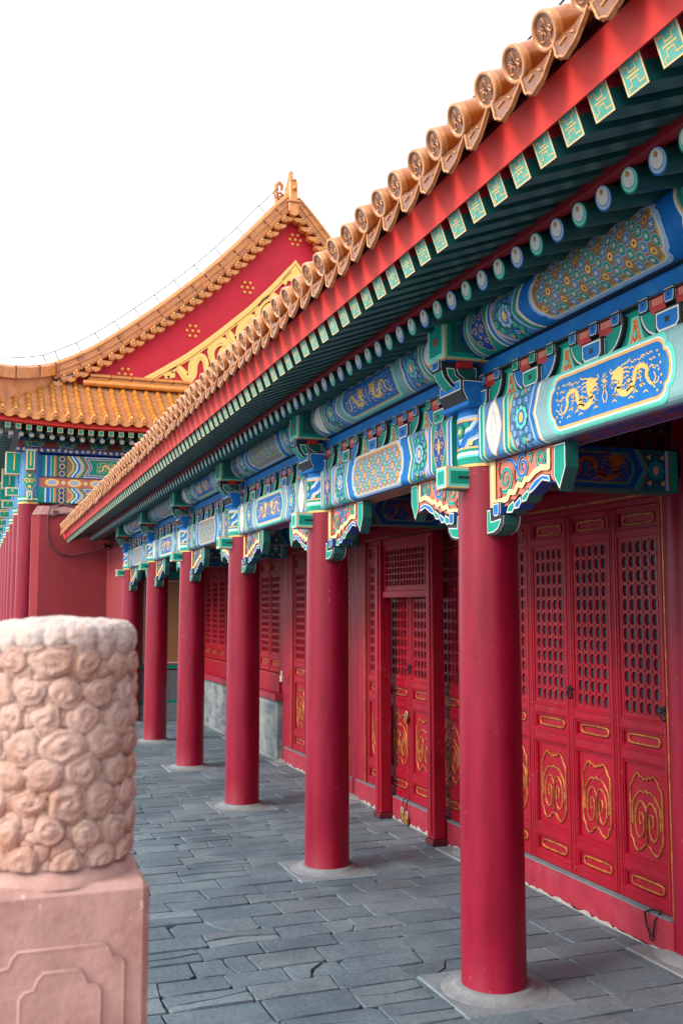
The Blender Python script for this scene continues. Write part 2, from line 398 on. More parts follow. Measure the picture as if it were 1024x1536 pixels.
# ------------------------------------------------------------------ ground
BAY = 3.11; Y0 = 2.71
CY = [Y0 + BAY * j for j in range(8)]         # column positions along the gallery
XC, XI, XD = 3.13, 4.75, 4.62                 # outer column line, inner column line, door plane
g = MB(); g.face([(-150, -120, -0.06), (150, -120, -0.06), (150, 250, -0.06), (-150, 250, -0.06)], 'courtyard')
struct(build(g, 'ground'))
def paving():
    rnd = random.Random(3); mb = MB()
    mb.face([(-6.5, -1.5, -0.026), (5.2, -1.5, -0.026), (5.2, 28.5, -0.026), (-6.5, 28.5, -0.026)], 'joint_soil')
    def slab(poly, far):
        gap = rnd.uniform(0.0015, 0.005)
        worn = max(0.0, min(1.0, (3.0 - poly[0][0]) / 1.5))
        gap *= 0.6 + 0.9 * worn
        dz = rnd.uniform(-0.004, 0.004) * (0.5 + worn); tx = rnd.uniform(-0.016, 0.016); ty = rnd.uniform(-0.016, 0.016)
        if not far:
            Q = []; n = len(poly)
            for i in range(n):
                a = Vector(poly[i]); b = Vector(poly[(i + 1) % n]); c0 = Vector(poly[i - 1])
                r = rnd.uniform(0.006, 0.02) + (rnd.uniform(0.02, 0.07) if rnd.random() < 0.12 * worn else 0)
                r = min(r, (b - a).length * 0.3, (a - c0).length * 0.3)
                Q.append(tuple(a + (c0 - a).normalized() * r)); Q.append(tuple(a + (b - a).normalized() * r))
                if (b - a).length > 0.25:
                    nn = Vector((-(b - a).y, (b - a).x)).normalized()
                    for t in (0.33, 0.6):
                        Q.append(tuple(a.lerp(b, t + rnd.uniform(-0.08, 0.08)) + nn * rnd.uniform(-0.0005, 0.006) * worn))
            poly = Q
        p1 = inset(poly, gap); p2 = inset(poly, gap + 0.006)
        cx = sum(p[0] for p in poly) / len(poly); cy = sum(p[1] for p in poly) / len(poly)
        zz = lambda p: dz + tx * (p[0] - cx) + ty * (p[1] - cy)
        top = [(p[0], p[1], zz(p)) for p in p2]; e = [(p[0], p[1], zz(p) - 0.005) for p in p1]; bt = [(p[0], p[1], -0.024) for p in p1]
        k = len(mb.v); n = len(top); mb.v += top + e + bt; mi = mb.mi('paving_slab')
        mb.f.append(tuple(range(k, k + n))); mb.m.append(mi); mb.s.append(False)
        for i in range(n):
            j = (i + 1) % n
            mb.f.append((k + i, k + j, k + n + j, k + n + i)); mb.m.append(mi); mb.s.append(True)
            mb.f.append((k + n + i, k + n + j, k + 2 * n + j, k + 2 * n + i)); mb.m.append(mi); mb.s.append(False)
    y = -1.5
    while y < 28.3:
        d = rnd.choice((0.25, 0.28, 0.30, 0.33)); x = -6.5 + rnd.uniform(-0.3, 0); skew = rnd.uniform(-0.01, 0.01)
        while x < 4.9:
            w = rnd.uniform(0.38, 0.66)
            if x + w > 4.9: w = 5.0 - x
            far = y > 17 or x < -2.5 or y < 3.0
            j1 = rnd.uniform(-0.02, 0.02)
            poly = [(x, y), (x + w, y), (x + w + j1, y + d), (x + getattr(paving, 'pj', 0), y + d)]
            paving.pj = j1
            worn = x < 2.9
            if not far and worn and rnd.random() < 0.38:      # a crack across the slab
                if rnd.random() < 0.5:
                    t1, t2 = rnd.uniform(0.25, 0.75), rnd.uniform(0.25, 0.75); mdy = rnd.uniform(0.3, 0.7); mdx = rnd.uniform(-0.04, 0.04)
                    a = (x + w * t1, y); b = (x + w * t2, y + d); c = ((a[0] + b[0]) / 2 + mdx, y + d * mdy)
                    slab([poly[0], a, c, b, poly[3]], far); slab([a, poly[1], poly[2], b, c], far)
                else:
                    t1, t2 = rnd.uniform(0.3, 0.7), rnd.uniform(0.3, 0.7)
                    a = (x, y + d * t1); b = (x + w, y + d * t2); c = (x + w * rnd.uniform(0.3, 0.7), y + d * rnd.uniform(0.35, 0.65))
                    slab([poly[0], poly[1], b, c, a], far); slab([a, c, b, poly[2], poly[3]], far)
            else: slab(poly, far)
            x += w
        paving.pj = 0
        y += d
    struct(build(mb, 'paving'))
paving()
t = MB(); t.box(-3.0, 0.62, -3.0, 2.05, -0.05, 0.96, 'block_stone', 0.01); t.box(-3.03, 0.66, -3.03, 2.09, 0.963, 1.05, 'block_stone', 0.015)
struct(build(t, 'terrace'))

# ------------------------------------------------------------------ the gallery hall
hall = thing('palace_hall', (6.9, 12, 0), 'long red hall with a columned gallery, painted beams and a glazed tile eave', 'hall')
SH = 0.008
def ez(y):
    return -0.0097 * (y - 4.36) if y > 4.36 else 0.024 * (4.36 - max(y, 1.0))

# --- drawing motifs
def quatre(cx, cy, rx, ry, n=32, k=0.16, pts=4):
    o = []
    for i in range(n):
        a = 2 * pi * i / n; f = 1 - k * abs(sin(pts * a / 2 + (0 if pts == 4 else 0))) ** 0.7 * 1.0
        o.append((cx + rx * f * cos(a), cy + ry * f * sin(a)))
    return o
def panel_shape(a, b, c=0.0):
    e = min(b * 0.55, 0.10)
    half = [(a - e * 1.25, b), (a - e * 0.85, b * 0.93), (a - e * 0.62, b * 0.78), (a - e * 0.58, b * 0.62), (a - e * 0.28, b * 0.52), (a - e * 0.08, b * 0.3), (a, 0)]
    r = half + [(x, -y) for x, y in half[-2::-1]]
    return [(c + x, y) for x, y in r] + [(c - x, y) for x, y in r[::-1]]
def spiral(cx, cy, r, turns=1.6, start=0, flip=1, n=14):
    return [(cx + flip * r * (1 - 0.85 * i / n) * cos(start + 2 * pi * turns * i / n), cy + r * (1 - 0.85 * i / n) * sin(start + 2 * pi * turns * i / n)) for i in range(n + 1)]
def dragon(mb, S, cx, cy, w, hh, flip, m, h, fine=True):
    X = lambda x: cx + flip * x * w; Yv = lambda y: cy + y * hh
    key = [(-0.50, -0.42, .05), (-0.42, -0.30, .07), (-0.36, -0.05, .09), (-0.38, 0.15, .10), (-0.30, 0.30, .11), (-0.20, 0.32, .12), (-0.12, 0.18, .13), (-0.09, -0.05, .14), (-0.02, -0.30, .15), (0.10, -0.40, .15), (0.22, -0.32, .14), (0.26, -0.12, .13), (0.20, 0.05, .12), (0.17, 0.2, .11), (0.23, 0.30, .11)]
    pts = []; ws = []
    for i in range(len(key) - 1):
        for t in (0, 0.34, 0.67):
            p0 = key[max(i - 1, 0)]; p1 = key[i]; p2 = key[i + 1]; p3 = key[min(i + 2, len(key) - 1)]
            q = [0.5 * ((2 * p1[c]) + (p2[c] - p0[c]) * t + (2 * p0[c] - 5 * p1[c] + 4 * p2[c] - p3[c]) * t * t + (-p0[c] + 3 * p1[c] - 3 * p2[c] + p3[c]) * t ** 3) for c in range(3)]
            pts.append((X(q[0]), Yv(q[1]))); ws.append(q[2] * hh * 1.55)
    mb.stroke(pts, ws, S, h, m)
    hd = [(0.15, 0.18), (0.13, 0.44), (0.23, 0.58), (0.33, 0.50), (0.45, 0.44), (0.37, 0.35), (0.44, 0.24), (0.34, 0.18), (0.26, 0.08)]
    mb.paint([(X(a), Yv(b)) for a, b in hd], S, h + 0.0004, m)
    lw = 0.05 * hh
    def st(ps, k=1.0): mb.stroke([(X(a), Yv(b)) for a, b in ps], lw * k, S, h, m)
    st([(0.25, 0.46), (0.15, 0.58), (0.05, 0.60), (-0.02, 0.68)]); st([(0.2, 0.4), (0.1, 0.46), (0.02, 0.42)]); st([(0.18, 0.3), (0.08, 0.32), (0.0, 0.24)])
    st([(0.40, 0.38), (0.45, 0.48), (0.42, 0.58)]); st([(0.38, 0.24), (0.42, 0.12), (0.38, 0.02)], 0.8)
    for (a, b, dx, dy) in ((-0.06, -0.12, 0.10, 0.05), (0.22, -0.15, 0.14, -0.12), (-0.16, 0.22, -0.08, -0.42), (0.08, -0.36, -0.16, 0.10), (0.24, 0.02, 0.18, 0.04)):
        e1 = (a + dx * 0.6, b + dy * 0.4 + 0.06); e2 = (a + dx, b + dy)
        mb.stroke([(X(a), Yv(b)), (X(e1[0]), Yv(e1[1])), (X(e2[0]), Yv(e2[1]))], [0.08 * hh, 0.06 * hh, 0.045 * hh], S, h, m)
        for k in (-1, 0, 1): st([e2, (e2[0] + 0.035 * (1 if dx > 0 else -1), e2[1] - 0.08 + 0.05 * k), (e2[0] + 0.03 * k, e2[1] - 0.14)], 0.8)
    st([(-0.50, -0.42), (-0.56, -0.20), (-0.52, -0.02)]); st([(-0.50, -0.42), (-0.60, -0.36), (-0.62, -0.22)]); st([(-0.49, -0.42), (-0.54, -0.55)])
    for i in range(4, len(pts) - 6, 2):
        t = Vector(pts[i + 1]) - Vector(pts[i]); t.normalize(); nn = Vector((-t.y, t.x)) * flip; p = Vector(pts[i])
        mb.stroke([tuple(p + nn * ws[i] * 0.42), tuple(p + nn * ws[i] * 0.86 + t * 0.01 * w)], [0.06 * hh, 0.015 * hh], S, h, m)
    if fine:
        for (a, b) in ((-0.30, 0.62), (-0.05, 0.36), (0.02, -0.02), (-0.22, 0.12), (0.30, -0.14), (0.36, -0.56), (-0.02, -0.62), (-0.34, -0.58), (-0.48, 0.18), (-0.12, -0.48)):
            st([(a - 0.05, b - 0.02), (a, b + 0.05), (a + 0.05, b - 0.01)], 0.9)
        for (a, b) in ((-0.5, 0.4), (-0.44, 0.62), (-0.25, 0.55), (-0.1, 0.55), (-0.2, -0.05), (-0.27, -0.35), (0.33, -0.4), (-0.56, 0.1), (0.12, -0.12), (0.08, 0.12)):
            st([(a - 0.06, b), (a - 0.02, b + 0.06), (a + 0.02, b - 0.02), (a + 0.07, b + 0.05)], 0.8)
        for (a, b) in ((-0.64, 0.45), (-0.66, 0.2), (-0.62, -0.0), (-0.67, -0.2), (-0.60, 0.62), (-0.66, -0.45), (-0.58, -0.66)):
            mb.disc((X(a), Yv(b)), 0.035 * hh * 1.3, S, h, m, 7)
def dragon_pair(mb, S, cx, cy, a, b, m, h, fine=True):
    dragon(mb, S, cx - a * 0.47, cy - b * 0.05, a * 0.80, b * 1.12, 1, m, h, fine); dragon(mb, S, cx + a * 0.47, cy - b * 0.05, a * 0.80, b * 1.12, -1, m, h, fine)
    mb.disc((cx, cy + 0.25 * b), 0.10 * b, S, h, m, 8)
    for k in range(8):
        an = k * pi / 4; mb.stroke([(cx + 0.14 * b * cos(an), cy + 0.25 * b + 0.16 * b * sin(an)), (cx + 0.2 * b * cos(an + 0.5), cy + 0.25 * b + 0.32 * b * sin(an + 0.3))], 0.045 * b, S, h, m)
    for k in (-1, 1): mb.stroke([(cx + 0.05 * b * k, cy - 0.1 * b), (cx + 0.16 * b * k, cy - 0.35 * b), (cx + 0.05 * b * k, cy - 0.6 * b)], 0.05 * b, S, h, m)
def rosettes(mb, S, inside, u0, u1, b, h, scheme, cuts=()):
    r = 0.033; rows = int(2 * b / (r * 1.45)); j = 0; rr = random.Random(int(abs(u0) * 1000) + 5)
    v = -b + r * 0.6
    while v < b:
        u = u0 + (r if j % 2 else 0)
        while u <= u1:
            if inside(u, v):
                q = r * rr.uniform(0.8, 1.05); c = scheme[(j + int((u - u0) / r)) % 2]
                uu = u + rr.uniform(-.006, .006); vv = v + rr.uniform(-.006, .006)
                mb.disc((uu, vv), q, S, h, 'outline_black', 9); mb.disc((uu, vv), q * 0.86, S, h + 0.0005, c[0], 9)
                mb.stroke(spiral(uu, vv, q * 0.62, 1.25, rr.uniform(0, 6), rr.choice((1, -1)), 9), q * 0.17, S, h + 0.001, c[1])
            u += r * 2
        v += r * 1.45; j += 1
    uc = (u0 + u1) / 2
    mb.disc((uc, 0), 0.078, S, h + 0.0015, 'outline_black', 16); mb.disc((uc, 0), 0.072, S, h + 0.002, scheme[0][0], 16)
    for k in range(8): mb.disc((uc + 0.052 * cos(k * pi / 4), 0.052 * sin(k * pi / 4)), 0.02, S, h + 0.0025, scheme[1][1], 8)
    mb.disc((uc, 0), 0.040, S, h + 0.003, 'blue', 12, 0.048); mb.disc((uc, 0), 0.024, S, h + 0.0035, 'gold', 10, 0.034)
    for su in (-1, 1):
        for sv in (-1, 1):
            x, y = uc + su * 0.055, sv * b * 0.72
            mb.face([S(x - 0.022, y, h + 0.002), S(x + 0.012, y - 0.022, h + 0.002), S(x + 0.016, y + 0.022, h + 0.002)], 'gold')
def hexi(mb, S, half, b, kind, h0=0.001, cuts=(), box_l=0.0, box_r=0.0, panel=0.52, fine=True, dim=False):
    """banded official painting along one beam; u from -half..half, v from -b..b"""
    e = 0.0011
    gold = 'gold_line'; wht = 'white_paint'
    if kind == 'dragon': ground, pfill, lt, dk, alt = 'aqua_grey', 'blue', 'aqua', 'teal', 'blue'
    else: ground, pfill, lt, dk, alt = 'blue', 'tan_ground', 'light_blue', 'blue', 'teal'
    mb.paint([(-half, -b), (half, -b), (half, b), (-half, b)], S, h0, ground, cuts, [half * i / 8 for i in range(-7, 8)])
    tip = 0.085
    chev = lambda u, s, w: [(s * (u), -b), (s * (u + tip), 0), (s * u, b), (s * (u + w), b), (s * (u + w + tip), 0), (s * (u + w), -b)]
    for s in (-1, 1):
        def vb(a, c, mm, k=1): mb.paint([(s * a, -b), (s * c, -b), (s * c, b), (s * a, b)], S, h0 + e * k, mm, cuts)
        def ch(u, w, mm, k=1): mb.paint(chev(u, s, w), S, h0 + e * k, mm, cuts)
        P = panel
        ch(P + 0.075, 0.018, wht); ch(P + 0.093, 0.012, gold, 1.2); ch(P + 0.105, 0.035, alt, 1.4); ch(P + 0.14, 0.015, 'light_blue', 1.6)
        z0 = P + 0.155; z1 = half - 0.50 + 0.06
        # flower field between two chevrons
        z1 = half - 0.47
        mb.paint([(s * z0, -b), (s * (z0 + tip), 0), (s * z0, b), (s * z1, b), (s * (z1 + tip), 0), (s * z1, -b)], S, h0 + e * 1.3, 'mid_blue', cuts)
        ins = lambda u, v: z0 + tip * (1 - abs(v) / b) + 0.03 < abs(u) < z1 + tip * (1 - abs(v) / b) - 0.02
        ua, ub = sorted((s * (z0 + 0.04), s * (z1 + tip - 0.03)))
        if fine:
            rosettes(mb, S, ins, ua, ub, b * 0.98, h0 + e * 2.5, (('mid_blue', 'light_blue'), ('teal', 'aqua')) if kind == 'dragon' else (('teal', 'aqua'), ('blue', 'light_blue')), cuts)
        ch(z1, 0.012, gold, 2); ch(z1 + 0.012, 0.02, lt, 2.2); ch(z1 + 0.032, 0.03, dk, 2.4); ch(z1 + 0.062, 0.014, wht, 2.6)
        a = half - 0.34
        vb(a - 0.06, a - 0.045, gold, 4); vb(a - 0.045, a - 0.03, lt, 4.2); vb(a - 0.03, a + 0.0, dk, 4.4); vb(a, a + 0.012, wht, 4.6); vb(a + 0.012, a + 0.02, gold, 4.8)
        vb(a + 0.02, a + 0.25, 'mid_blue' if kind == 'dragon' else 'teal', 4)
        mc = s * (a + 0.135)
        mb.paint(quatre(mc, 0, 0.103, b * 0.92), S, h0 + e * 5, gold, cuts)
        if kind == 'dragon':
            mb.paint(quatre(mc, 0, 0.094, b * 0.87), S, h0 + e * 5.6, wht, cuts)
            for i in range(7):
                an = i * 0.9; mb.stroke([(mc + 0.03 * cos(an), b * 0.4 * sin(an)), (mc + 0.045 * cos(an + .6), b * 0.55 * sin(an + .5)), (mc + 0.02 * cos(an + 1), b * 0.3 * sin(an + 1))], 0.004, S, h0 + e * 6.4, 'tan_ground')
        else:
            mb.paint(quatre(mc, 0, 0.094, b * 0.87), S, h0 + e * 5.6, 'deep_blue', cuts)
            for sx in (-1, 1):
                for sy in (-1, 0, 1): mb.stroke(spiral(mc + sx * 0.04, sy * b * 0.42, 0.03, 1.1, 1.5 * sy, sx), 0.007, S, h0 + e * 6.4, gold)
            mb.disc((mc, 0), 0.016, S, h0 + e * 6.8, gold, 8, b * 0.3)
        vb(a + 0.25, a + 0.262, gold, 4.8); vb(a + 0.262, a + 0.28, lt, 4.6); vb(a + 0.28, a + 0.31, dk, 4.4); vb(a + 0.31, a + 0.325, wht, 4.2); vb(a + 0.325, half, 'teal' if kind != 'dragon' else 'blue', 4.1)
    # central panel
    pb = b * (0.70 if kind == 'dragon' else 0.76)
    mb.paint(panel_shape(panel + 0.035, pb + 0.034), S, h0 + e * 2, lt, cuts, [panel * i / 4 for i in range(-3, 4)])
    mb.paint(panel_shape(panel + 0.008, pb + 0.009), S, h0 + e * 2.6, wht, cuts, [panel * i / 4 for i in range(-3, 4)])
    mb.paint(panel_shape(panel, pb), S, h0 + e * 3.2, gold, cuts, [panel * i / 4 for i in range(-3, 4)])
    mb.paint(panel_shape(panel - 0.014, pb - 0.014), S, h0 + e * 3.8, pfill, cuts, [panel * i / 4 for i in range(-3, 4)])
    if kind == 'dragon':
        dragon_pair(mb, S, 0, 0, panel * 0.86, pb * 0.92, 'gold', h0 + e * 4.8)
    else:
        r = 0.030; i = 0; u = -panel + 0.04
        while u < panel - 0.03:
            v = -pb + 0.03 + (0.038 if i % 2 else 0); j = 0
            while v < pb - 0.02:
                if abs(v) < pb * (1.0 if abs(u) < panel - 0.09 else 0.62):
                    if (i + 2 * j) % 4 == 1 and i % 2 == 1:
                        mb.disc((u, v), r * 0.72, S, h0 + e * 4.6, 'gold', 8); mb.disc((u, v), r * 0.3, S, h0 + e * 5.2, 'brown_red', 6)
                    else:
                        c = 'teal' if (j + i // 2) % 2 else 'mid_blue'
                        mb.disc((u, v), r, S, h0 + e * 4.4, 'light_blue', 6, r * 1.18); mb.disc((u, v), r * 0.87, S, h0 + e * 5, c, 6, r * 1.0)
                        for k in range(3):
                            an = k * pi / 3 + 0.5; mb.stroke([(u - r * .5 * cos(an), v - r * .5 * sin(an)), (u + r * .5 * cos(an), v + r * .5 * sin(an))], 0.0035, S, h0 + e * 5.6, 'white_paint')
                v += 0.076; j += 1
            u += 0.048; i += 1
        k = -panel * 1.5
        while k < panel * 1.5:
            for sg in (-1, 1):
                p = [(k + sg * t * pb * 0.55, t * pb * 0.92) for t in (-1, -0.5, 0, 0.5, 1)]
                p = [q for q in p if abs(q[0]) < panel - 0.07]
                if len(p) > 1: mb.stroke(p, 0.006, S, h0 + e * 4.2, 'coral')
            k += 0.096

# --- outer columns
RB, RT = 0.205, 0.188
def column():
    y = CY[1]; mb = MB()
    prof = [(RB + 0.002, 0.022)] + [(RB + (RT - RB) * i / 10 + 0.004 * sin(pi * i / 10), 0.026 + (3.31 - 0.026) * i / 10) for i in range(11)]
    mb.lathe(prof, (XC, y, 0), 'lacquer', 48)
    c = build(mb, 'column', hall, base=True)
    b = MB()
    q = 0.37
    b.box(XC - q, XC + q, y - q, y + q, -0.024, 0.010, 'stone_dark', 0.012)
    b.lathe([(0.335, 0.011), (0.325, 0.015), (0.295, 0.018), (0.268, 0.026), (0.25, 0.040), (0.243, 0.046), (0.2, 0.047)], (XC, y, 0), 'stone', 48)
    build(b, 'column_base', c)
    # painted head of the column
    R = RT + 0.001
    S = lambda u, v, h: (XC - (R + h) * cos(u / R), y - (R + h) * sin(u / R), v)
    hd = MB(); w = pi * R * 0.98
    uc = [w * i / 12 for i in range(-11, 12)]
    def band(z0, z1, mm, h): hd.paint([(-w, z0), (w, z0), (w, z1), (-w, z1)], S, h, mm, (), uc)
    band(3.30, 3.72, 'blue', 0.0)
    band(3.30, 3.318, 'gold_line', 0.006); band(3.318, 3.365, 'teal', 0.004); band(3.365, 3.38, 'aqua', 0.005); band(3.38, 3.40, 'white_paint', 0.005)
    band(3.40, 3.42, 'teal', 0.005); band(3.42, 3.432, 'gold_line', 0.006)
    band(3.60, 3.615, 'gold_line', 0.006); band(3.615, 3.635, 'light_blue', 0.005)
    for s in (-1, 1):
        for (a, mm, hh, ww) in ((0.0, 'white_paint', .003, .10), (0.0, 'light_blue', .0045, .07), (0.0, 'blue', .006, .042)):
            hd.stroke([(s * 0.02, 3.44), (s * 0.06, 3.50), (s * 0.12, 3.52), (s * 0.17, 3.58), (s * 0.25, 3.60)], ww, S, hh, mm, dens=0.02)
        hd.stroke([(s * 0.14, 3.435), (s * 0.22, 3.47), (s * 0.3, 3.54)], 0.05, S, .003, 'teal', dens=0.02)
        hd.stroke([(s * 0.03, 3.56), (s * 0.08, 3.59)], 0.05, S, .003, 'teal', dens=0.02)
        for (a, z) in ((0.10, 3.455), (0.2, 3.53), (0.27, 3.45)): hd.disc((s * a, z), 0.017, S, .008, 'gold', 8)
    hd.disc((0, 3.54), 0.05, S, .007, 'outline_black', 12); hd.disc((0, 3.54), 0.044, S, .008, 'teal', 12); hd.disc((0, 3.54), 0.02, S, .009, 'gold', 8)
    build(hd, 'painted_head', c, SH)
    # tie beam nose that pokes through the column
    n = MB(); yn0, yn1, xn, z0, z1 = y - 0.075, y + 0.075, 2.795, 3.158, 3.302
    n.box(xn, 3.02, yn0, yn1, z0, z1, 'gold_line', 0.003)
    Sx = lambda u, v, h: (xn - h, u, v); Sy = lambda u, v, h: (u, yn0 - h, v); Sz = lambda u, v, h: (u, v, z0 - h)
    for S_, P in ((Sx, [(yn0, z0), (yn1, z0), (yn1, z1), (yn0, z1)]), (Sy, [(xn, z0), (3.0, z0), (3.0, z1), (xn, z1)]), (Sy, None), (Sz, [(xn, yn0), (3.0, yn0), (3.0, yn1), (xn, yn1)])):
        if P: n.nested(P, S_, 0.001, [(0.009, 'white_paint'), (0.014, 'aqua'), (0.030, 'teal')])
    n.paint([(2.88, 3.222), (3.0, 3.222), (3.0, 3.238), (2.88, 3.238)], Sy, 0.006, 'outline_black')
    build(n, 'beam_nose', c, SH)
    return c
col1 = column()
cols = {1: col1}
for j in (-3, -2, -1, 0, 2, 3, 4, 5, 6):
    cols[j] = dup(col1, (0, BAY * (j - 1), 0))
    for ch in cols[j].children:
        if 'base' not in ch.name: ch.location.z -= SH * BAY * (j - 1)

col1.location.x += 0.024
# --- inner columns with their stones
ic = MB(); ic.lathe([(0.175, 0.03), (0.168, 1.2), (0.16, 3.3)], (XI, CY[1], 0), 'lacquer', 32)
ic = build(ic, 'inner_column', hall, base=True)
b = MB(); b.box(XI - 0.36, XI + 0.05, CY[1] - 0.36, CY[1] + 0.36, -0.024, 0.014, 'stone', 0.01)
b.lathe([(0.31, 0.016), (0.30, 0.022), (0.25, 0.030), (0.22, 0.046), (0.17, 0.048)], (XI, CY[1], 0), 'stone', 40)
build(b, 'column_base', ic)
for j in (0, 2, 3, 4, 5, 6): dup(ic, (0, BAY * (j - 1), 0))

# --- architrave beams (bay between CY[j] and CY[j+1])
BX, BZ0, BZ1, BD, RC = 3.0, 3.322, 3.690, 0.27, 0.045
def beam_prof():
    pts = []
    # arc-length list of (v, x, z, nx, nz), v=0 at front centre, positive upward
    hz = (BZ1 - BZ0) / 2; zc = (BZ0 + BZ1) / 2; fl = hz - RC
    return hz, zc, fl
hz, zc, fl = beam_prof()
def S_beam(yc):
    def S(u, v, h):
        a = abs(v); sg = 1 if v >= 0 else -1
        if a <= fl: x, z, nx, nz = BX, v, -1, 0
        elif a <= fl + RC * pi / 2:
            t = (a - fl) / RC; nx, nz = -cos(t), sg * sin(t); x = BX + RC + RC * nx; z = sg * fl + RC * nz
        else: nx, nz = 0, sg; x = BX + RC + (a - fl - RC * pi / 2); z = sg * (fl + RC)
        return (x + nx * h, yc + u, zc + z + nz * h)
    return S
def beam(yc, kind):
    half = (BAY - 2 * 0.185) / 2 + 0.0; mb = MB(); S = S_beam(yc)
    b = fl + RC * pi / 2 * 0.95
    vmax = fl + RC * pi / 2 + BD - RC
    # solid body
    vs = [-(vmax), -(fl + RC * pi / 2)] + [-(fl + RC * t * pi / 8) for t in (3, 2, 1, 0)] + [fl + RC * t * pi / 8 for t in range(4)] + [fl + RC * pi / 2, vmax]
    rows = [[S(u, v, 0) for v in vs] for u in (-half, half)]
    k = len(mb.v); mb.grid(rows, 'blue', True)
    for rr_ in rows: mb.face(rr_, 'teal')
    mb.face([rows[0][0], rows[1][0], rows[1][-1], rows[0][-1]], 'blue')
    cuts = [sg * (fl + RC * t * pi / 8) for sg in (-1, 1) for t in (0, 1, 2, 3)]
    hexi(mb, S, half, b, kind, 0.001, cuts)
    # underside: dull painted field with border lines
    v0, v1 = -(fl + RC * pi / 2 + 0.012), -(vmax - 0.02)
    mb.paint([(-half, v0), (half, v0), (half, v1), (-half, v1)], S, 0.001, 'deep_blue' if kind == 'dragon' else 'tan_ground')
    for vv in (v0 - 0.004, v1): mb.stroke([(-half, vv), (half, vv)], 0.007, S, 0.002, 'gold_line')
    rr_ = random.Random(4)
    for i in range(90):
        u = rr_.uniform(-0.62, 0.62); v = rr_.uniform(v1 + 0.03, v0 - 0.03)
        if kind == 'dragon': mb.stroke([(u, v), (u + 0.03, v + 0.012), (u + 0.06, v - 0.008), (u + 0.09, v + 0.004)], 0.010, S, 0.002, 'dim_orange')
        else: mb.disc((u, v), 0.016, S, 0.002, rr_.choice(('mid_blue', 'teal', 'coral')), 6)
    for s in (-1, 1): mb.stroke([(s * 0.66, v0), (s * 0.74, (v0 + v1) / 2), (s * 0.66, v1)], 0.02, S, 0.002, 'teal')
    return build(mb, 'architrave_beam', hall, SH)
bA = beam((CY[0] + CY[1]) / 2, 'dragon'); bB = beam((CY[1] + CY[2]) / 2, 'lattice')
for j in (-4, -2, 2, 4): dup(bA, (0, BAY * j, -SH * BAY * j))
for j in (-3, -1, 3, 5): dup(bB, (0, BAY * (j - 1), -SH * BAY * (j - 1)))

# --- purlins
PX, PZ, PR = 3.085, 4.180, 0.172
def purlin(yc, kind):
    S = lambda u, v, h: (PX - (PR + h) * cos(v / PR - 0.35), yc + u, PZ + (PR + h) * sin(v / PR - 0.35))
    half = BAY / 2 - 0.145; mb = MB()
    mb.lathe([(PR, -half - 0.14), (PR, half + 0.14)], (PX, yc, PZ), 'blue', 32, 'y')
    b = PR * 1.08
    cuts = [PR * 1.08 * i / 7 for i in range(-6, 7)]
    hexi(mb, S, half, b, kind, 0.003, cuts, panel=0.56)
    for s in (-1, 1):
        for (a, c, mm) in ((0, .03, 'deep_blue'), (.03, .04, 'gold_line'), (.04, .065, 'teal'), (.065, .08, 'light_blue')):
            mb.paint([(s * (half - a), -PR * 1.5), (s * (half - c), -PR * 1.5), (s * (half - c), PR * 1.4), (s * (half - a), PR * 1.4)], S, 0.0105, mm, cuts)
    return build(mb, 'purlin', hall, SH)
pA = purlin((CY[0] + CY[1]) / 2, 'lattice'); pB = purlin((CY[1] + CY[2]) / 2, 'dragon')
for j in (-4, -2, 2, 4): dup(pA, (0, BAY * j, -SH * BAY * j))
for j in (-3, -1, 3, 5): dup(pB, (0, BAY * (j - 1), -SH * BAY * (j - 1)))

# --- frieze board behind the little brackets, with flame panels
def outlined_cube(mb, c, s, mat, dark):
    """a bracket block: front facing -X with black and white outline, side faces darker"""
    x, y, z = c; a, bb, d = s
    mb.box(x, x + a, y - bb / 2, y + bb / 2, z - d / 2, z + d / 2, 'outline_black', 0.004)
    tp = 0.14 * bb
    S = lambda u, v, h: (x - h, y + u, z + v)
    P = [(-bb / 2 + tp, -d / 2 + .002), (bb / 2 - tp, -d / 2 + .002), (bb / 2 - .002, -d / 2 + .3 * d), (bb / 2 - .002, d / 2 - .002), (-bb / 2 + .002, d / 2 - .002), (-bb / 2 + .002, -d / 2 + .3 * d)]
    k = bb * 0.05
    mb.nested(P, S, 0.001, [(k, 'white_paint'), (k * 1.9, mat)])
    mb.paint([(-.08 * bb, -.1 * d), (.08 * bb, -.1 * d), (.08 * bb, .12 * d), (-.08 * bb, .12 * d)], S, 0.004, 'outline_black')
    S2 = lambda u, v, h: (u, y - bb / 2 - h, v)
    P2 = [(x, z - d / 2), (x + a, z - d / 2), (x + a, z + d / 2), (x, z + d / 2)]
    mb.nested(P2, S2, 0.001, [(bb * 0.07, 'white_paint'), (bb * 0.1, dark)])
def frieze(yc):
    mb = MB(); half = BAY / 2 - 0.02
    mb.box(3.105, 3.16, yc - half, yc + half, 3.66, 4.04, 'blue')
    mb.box(3.06, 3.105, yc - half, yc + half, 4.002, 4.03, 'outline_black')
    return build(mb, 'frieze_board', hall, SH)
f0 = frieze((CY[0] + CY[1]) / 2)
for j in (-4, -3, -2, -1, 1, 2, 3, 4, 5): dup(f0, (0, BAY * j, -SH * BAY * j))
